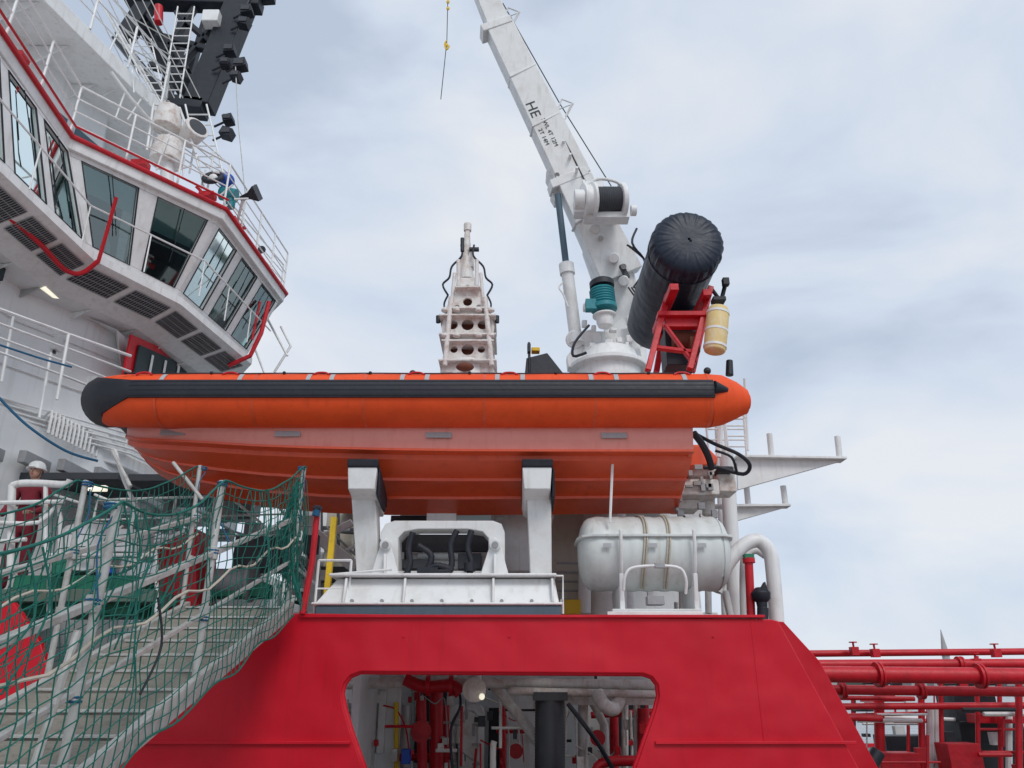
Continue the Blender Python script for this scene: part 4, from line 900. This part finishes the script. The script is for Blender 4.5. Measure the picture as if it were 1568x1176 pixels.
for X,side in((XR,1),(XL,-1)):
    ng_.tube([netpt(X,1.6+i*.12,1,side) for i in range(60)],.009,6); ng_.tube([netpt(X,1.6+i*.12,0,side) for i in range(60)],.008,6)
    rw_.tube([V((X+.05,1.6+i*.2,zg(1.6+i*.2)+.8+.04*math.sin(i*1.3))) for i in range(36)],.010,6)
    for y in PY[1:]:
        for hh in(1.58,1.02,.5):
            for q in range(2): rp_.tube([V((X+math.cos(a)*.04,y+math.sin(a)*.04,zg(y)+hh+q*.022)) for a in[j*math.pi/4 for j in range(8)]],.008,5,closed=True)
        for j in range(2 if X==XR else 1):
            s0=V((X+.03,y,zg(y)+1.55)); rp_.tube(crom([s0,s0+V((random.uniform(-.05,.1),random.uniform(-.12,.12),-.2)),s0+V((random.uniform(-.05,.12),random.uniform(-.1,.1),-random.uniform(.3,.6)))],4),.006,5)
sk=g.p('straps',strapb,.0)
sk.tube(crom([V((XR+.06,5.3,zg(5.3)+.9)),V((XR+.09,5.4,zg(5.3)+.6)),V((XR+.07,5.25,zg(5.3)+.3))],6),.008,6)
for j in range(12):
    y=random.uniform(3.5,8.3);ng_.tube(crom([V((XR+.06,y,topz(y))),V((XR+.1,y+.1,topz(y)-.3)),V((XR+.05,y-.05,topz(y)-random.uniform(.4,.9)))],5),.006,5)
# ------------------------------------------------------------------ forward deck gear
g=G('stair_rail')
q=g.p('tubes',white,0)
q.tube(crom([U(16,880,10.3),U(18,760,10.3),U(24,742,10.3),U(60,740,10.3),U(100,742,10.3),U(108,735,10.3)],4),.05,10)
q.tube(crom([U(-10,800,10.2),U(60,800,10.2),U(90,775,10.3),U(92,850,10.3)],3),.03,8); q.tube([U(-10,830,10.2),U(40,826,10.2)],.03,8); q.tube([U(-10,770,10.2),U(98,768,10.2)],.03,8); q.tube([U(70,742,10.3),U(70,860,10.3)],.03,8)
g=G('storage_tank')
q=g.p('tank',white,.01); q.lathe(U(130,880,10.8),(0,0,1),[(0,.42),(.5,.42),(.62,.36),(.7,.2),(.72,.05)],28); q.lathe(U(195,850,10.6),(0,0,1),[(0,.3),(.3,.3),(.32,.2)],20)
g.p('green_skid',green,.01).box(U(130,915,10.8),(1.6,.7,.5)); g.p('green_skid',green).cyl(U(95,880,10.3),U(95,850,10.3),.12); g.p('frame',white,0).tube([U(75,940,10.3),U(75,850,10.3),U(240,850,10.3),U(240,940,10.3)],.03,8)
g.p('blue_caps',blue,.005).cyl(U(165,880,10.2),U(165,868,10.2),.1)
g=G('deck_locker')
q=g.p('body',redp,.02); q.prism([U(238,935,11),U(240,838,11),U(300,808,11),U(302,935,11)][::-1],(0,.8,0)); g.p('lid_trim',white,.005).beam(U(238,834,10.98),U(302,804,10.98),.06,.05)
g=G('deck_winch')
q=g.p('drum',grey,.01); q.lathe(U(350,890,11.5)-V((.4,0,0)),(1,0,0),[(0,.3),(.05,.3),(.06,.18),(.7,.18),(.71,.3),(.76,.3)],24); g.p('frame',green,.01).box(U(360,905,11.6),(1.0,.4,.2)); g.p('housing',dgrey,.02).box(U(400,850,12),(.7,.5,.5))
g.p('work_lights',lampm,.005).box(U(150,748,11.3),(.26,.08,.08)); g.p('work_lights',lampm).box(U(375,842,11.8),(.16,.06,.08))
g=G('mooring_hose'); q=g.p('hose',bluer,0); q.tube(crom([U(-10,600,10.5),U(40,650,10.5),U(100,690,10.8),U(150,706,11)],6),.02,6); q.tube(crom([U(-10,525,10),U(60,548,10.2),U(110,562,10.5)],6),.015,6)
# ------------------------------------------------------------------ person
g=G('crew_member')
base=U(57,722,11.0); X0=base.x; Yp=11.0; Z0=2.88
def SK(name,vs,es,rs,mat,sub=2):
    me=bpy.data.meshes.new(name);me.from_pydata([tuple(v) for v in vs],es,[]);me.materials.append(mat)
    ob=bpy.data.objects.new(name,me);bpy.context.scene.collection.objects.link(ob)
    md=ob.modifiers.new('s','SKIN');md.use_smooth_shade=True
    for i,r in enumerate(rs): me.skin_vertices[0].data[i].radius=r
    me.skin_vertices[0].data[0].use_root=True
    ms=ob.modifiers.new('u','SUBSURF');ms.levels=sub;ms.render_levels=sub
    g.extra.append(ob);return ob
s0=(base.z-Z0)/1.68
def P(x,y,z): return V((X0+x*s0,Yp+y*s0,Z0+z*s0))
vs=[P(0,0,.95),P(0,0,1.15),P(0,0,1.35),P(0,0,1.46),P(0,-.01,1.55),
    P(-.19,0,1.42),P(-.27,-.03,1.15),P(-.20,-.24,1.02),
    P(.19,0,1.42),P(.28,-.04,1.15),P(.24,-.28,1.05),
    P(-.1,0,.88),P(-.12,-.02,.48),P(-.13,.02,.08),P(.1,0,.88),P(.12,-.02,.48),P(.13,.02,.08)]
es=[(0,1),(1,2),(2,3),(3,4),(3,5),(5,6),(6,7),(3,8),(8,9),(9,10),(0,11),(11,12),(12,13),(0,14),(14,15),(15,16)]
rs=[(.16,.12),(.155,.11),(.17,.12),(.12,.09),(.06,.06),(.085,.08),(.06,.06),(.045,.045),(.085,.08),(.06,.06),(.045,.045),(.1,.1),(.075,.075),(.06,.06),(.1,.1),(.075,.075),(.06,.06)]
SK('coverall_body',vs,es,rs,cover)
hd_=g.p('head',skin_m,0)
hc_=P(0,-.02,1.67)
hd_.ball(hc_,.1,(.78,.95,1.18),20,14); hd_.cyl(hc_+V((0,.02,-.16)),hc_+V((0,.01,-.05)),.055)
hd_.ball(hc_+V((0,-.098,-.01)),.018,(.8,1.1,1.5),8,6)
for s_ in(-1,1): hd_.ball(hc_+V((s_*.078,.0,.0)),.022,(.4,.8,1.3),8,6); g.p('eyes',inter,0).ball(hc_+V((s_*.03,-.088,.022)),.009,(1.2,.6,.7),8,6)
g.p('mouth',redp,0).ball(hc_+V((0,-.09,-.05)),.018,(1.2,.3,.3),8,6); g.p('hair',dgrey,0).ball(hc_+V((0,.025,.012)),.102,(.8,.88,1.0),16,10)
hm=g.p('helmet',white,0); hm.lathe(hc_+V((0,.0,.045)),(0,.05,1),[(-.02,.135),(0,.135),(.005,.118),(.05,.112),(.085,.09),(.108,.055),(.117,.01)],24); hm.ball(hc_+V((0,-.12,.04)),.06,(1,.8,.12),12,6)
g.p('chin_strap',strapb,0).tube(crom([hc_+V((-.082,0,.03)),hc_+V((-.06,-.04,-.1)),hc_+V((0,-.06,-.125)),hc_+V((.06,-.04,-.1)),hc_+V((.082,0,.03))],4),.004,5)
for wrist,dx in((P(-.20,-.24,1.02),-1),(P(.24,-.28,1.05),1)):
    hnd_=g.p('hands',skin_m,0); pc=wrist+V((0,-.06,-.01)); hnd_.ball(pc,.045,(.9,1.15,.45),12,8)
    for k in range(5):
        if k<4:
            o=pc+V(((k-1.5)*.021,-.04,0));l=[.07,.08,.075,.058][k]; hnd_.tube(crom([o,o+V((0,-l*.5,.004)),o+V((0,-l*.85,-.018)),o+V((0,-l*.8,-.045))],3),[.010,.010,.010,.0095,.0095,.009,.009,.008,.0075,.006],6)
        else:
            o=pc+V((-dx*.035,0,0)); hnd_.tube([o,o+V((-dx*.022,-.025,-.008)),o+V((-dx*.015,-.05,-.022))],[.012,.011,.008],6)
bt=g.p('boots',black,.01)
for s_ in(-.13,.13): bt.ball(P(s_,-.05,.06),.13,(.45,1.1,.45),12,8)
g.p('reflective_bands',patch,0).tube([P(.165*math.cos(a),.125*math.sin(a),1.2) for a in[i*math.pi/10 for i in range(20)]],.015,5,closed=True)
for gg in GROUPS: gg.finish()
# ------------------------------------------------------------------ world
sc=bpy.context.scene
w=bpy.data.worlds.new('World');sc.world=w;w.use_nodes=True;nt=w.node_tree;N=nt.nodes;L=nt.links
bg_=N['Background'];outw=N['World Output']
sky=N.new('ShaderNodeTexSky');sky.sky_type='NISHITA';sky.sun_disc=False
L.new(sky.outputs[0],bg_.inputs[0]);bg_.inputs[1].default_value=.11
tc=N.new('ShaderNodeTexCoord');mp=N.new('ShaderNodeMapping');mp.inputs['Scale'].default_value=(1,1,2.4);mp.inputs['Location'].default_value=(.15,.55,.3);L.new(tc.outputs['Generated'],mp.inputs['Vector'])
n1=N.new('ShaderNodeTexNoise');n1.inputs['Scale'].default_value=2.3;n1.inputs['Detail'].default_value=7;n1.inputs['Roughness'].default_value=.5;n1.inputs['Distortion'].default_value=.4;L.new(mp.outputs[0],n1.inputs['Vector'])
cr_=N.new('ShaderNodeValToRGB');e=cr_.color_ramp.elements;e[0].position=.33;e[0].color=(.50,.58,.71,1);e[1].position=.64;e[1].color=(.80,.83,.88,1)
x=cr_.color_ramp.elements.new(.47);x.color=(.64,.72,.84,1)
L.new(n1.outputs['Fac'],cr_.inputs[0])
b2_=N.new('ShaderNodeBackground');b2_.inputs[1].default_value=1.04;L.new(cr_.outputs[0],b2_.inputs[0])
ms_=N.new('ShaderNodeMixShader');ms_.inputs[0].default_value=.93;L.new(bg_.outputs[0],ms_.inputs[1]);L.new(b2_.outputs[0],ms_.inputs[2]);L.new(ms_.outputs[0],outw.inputs[0])
sn=bpy.data.lights.new('sun','SUN');sn.energy=1.4;sn.angle=rad(22);sn.color=(1,.97,.92)
so=bpy.data.objects.new('sun',sn);sc.collection.objects.link(so)
d=V((.35,-.75,.85)).normalized()
so.rotation_euler=d.to_track_quat('Z','Y').to_euler()
sky.sun_elevation=math.asin(d.z);sky.sun_rotation=math.atan2(d.x,d.y)
cam=bpy.data.cameras.new('camera');co=bpy.data.objects.new('camera',cam);sc.collection.objects.link(co)
co.location=(0,0,CAMZ);co.rotation_euler=(rad(90)+PITCH,0,0);cam.sensor_width=36;cam.lens=36*F/1568;cam.clip_end=6000;sc.camera=co
sc.view_settings.view_transform='Standard';sc.view_settings.look='None';sc.view_settings.exposure=0
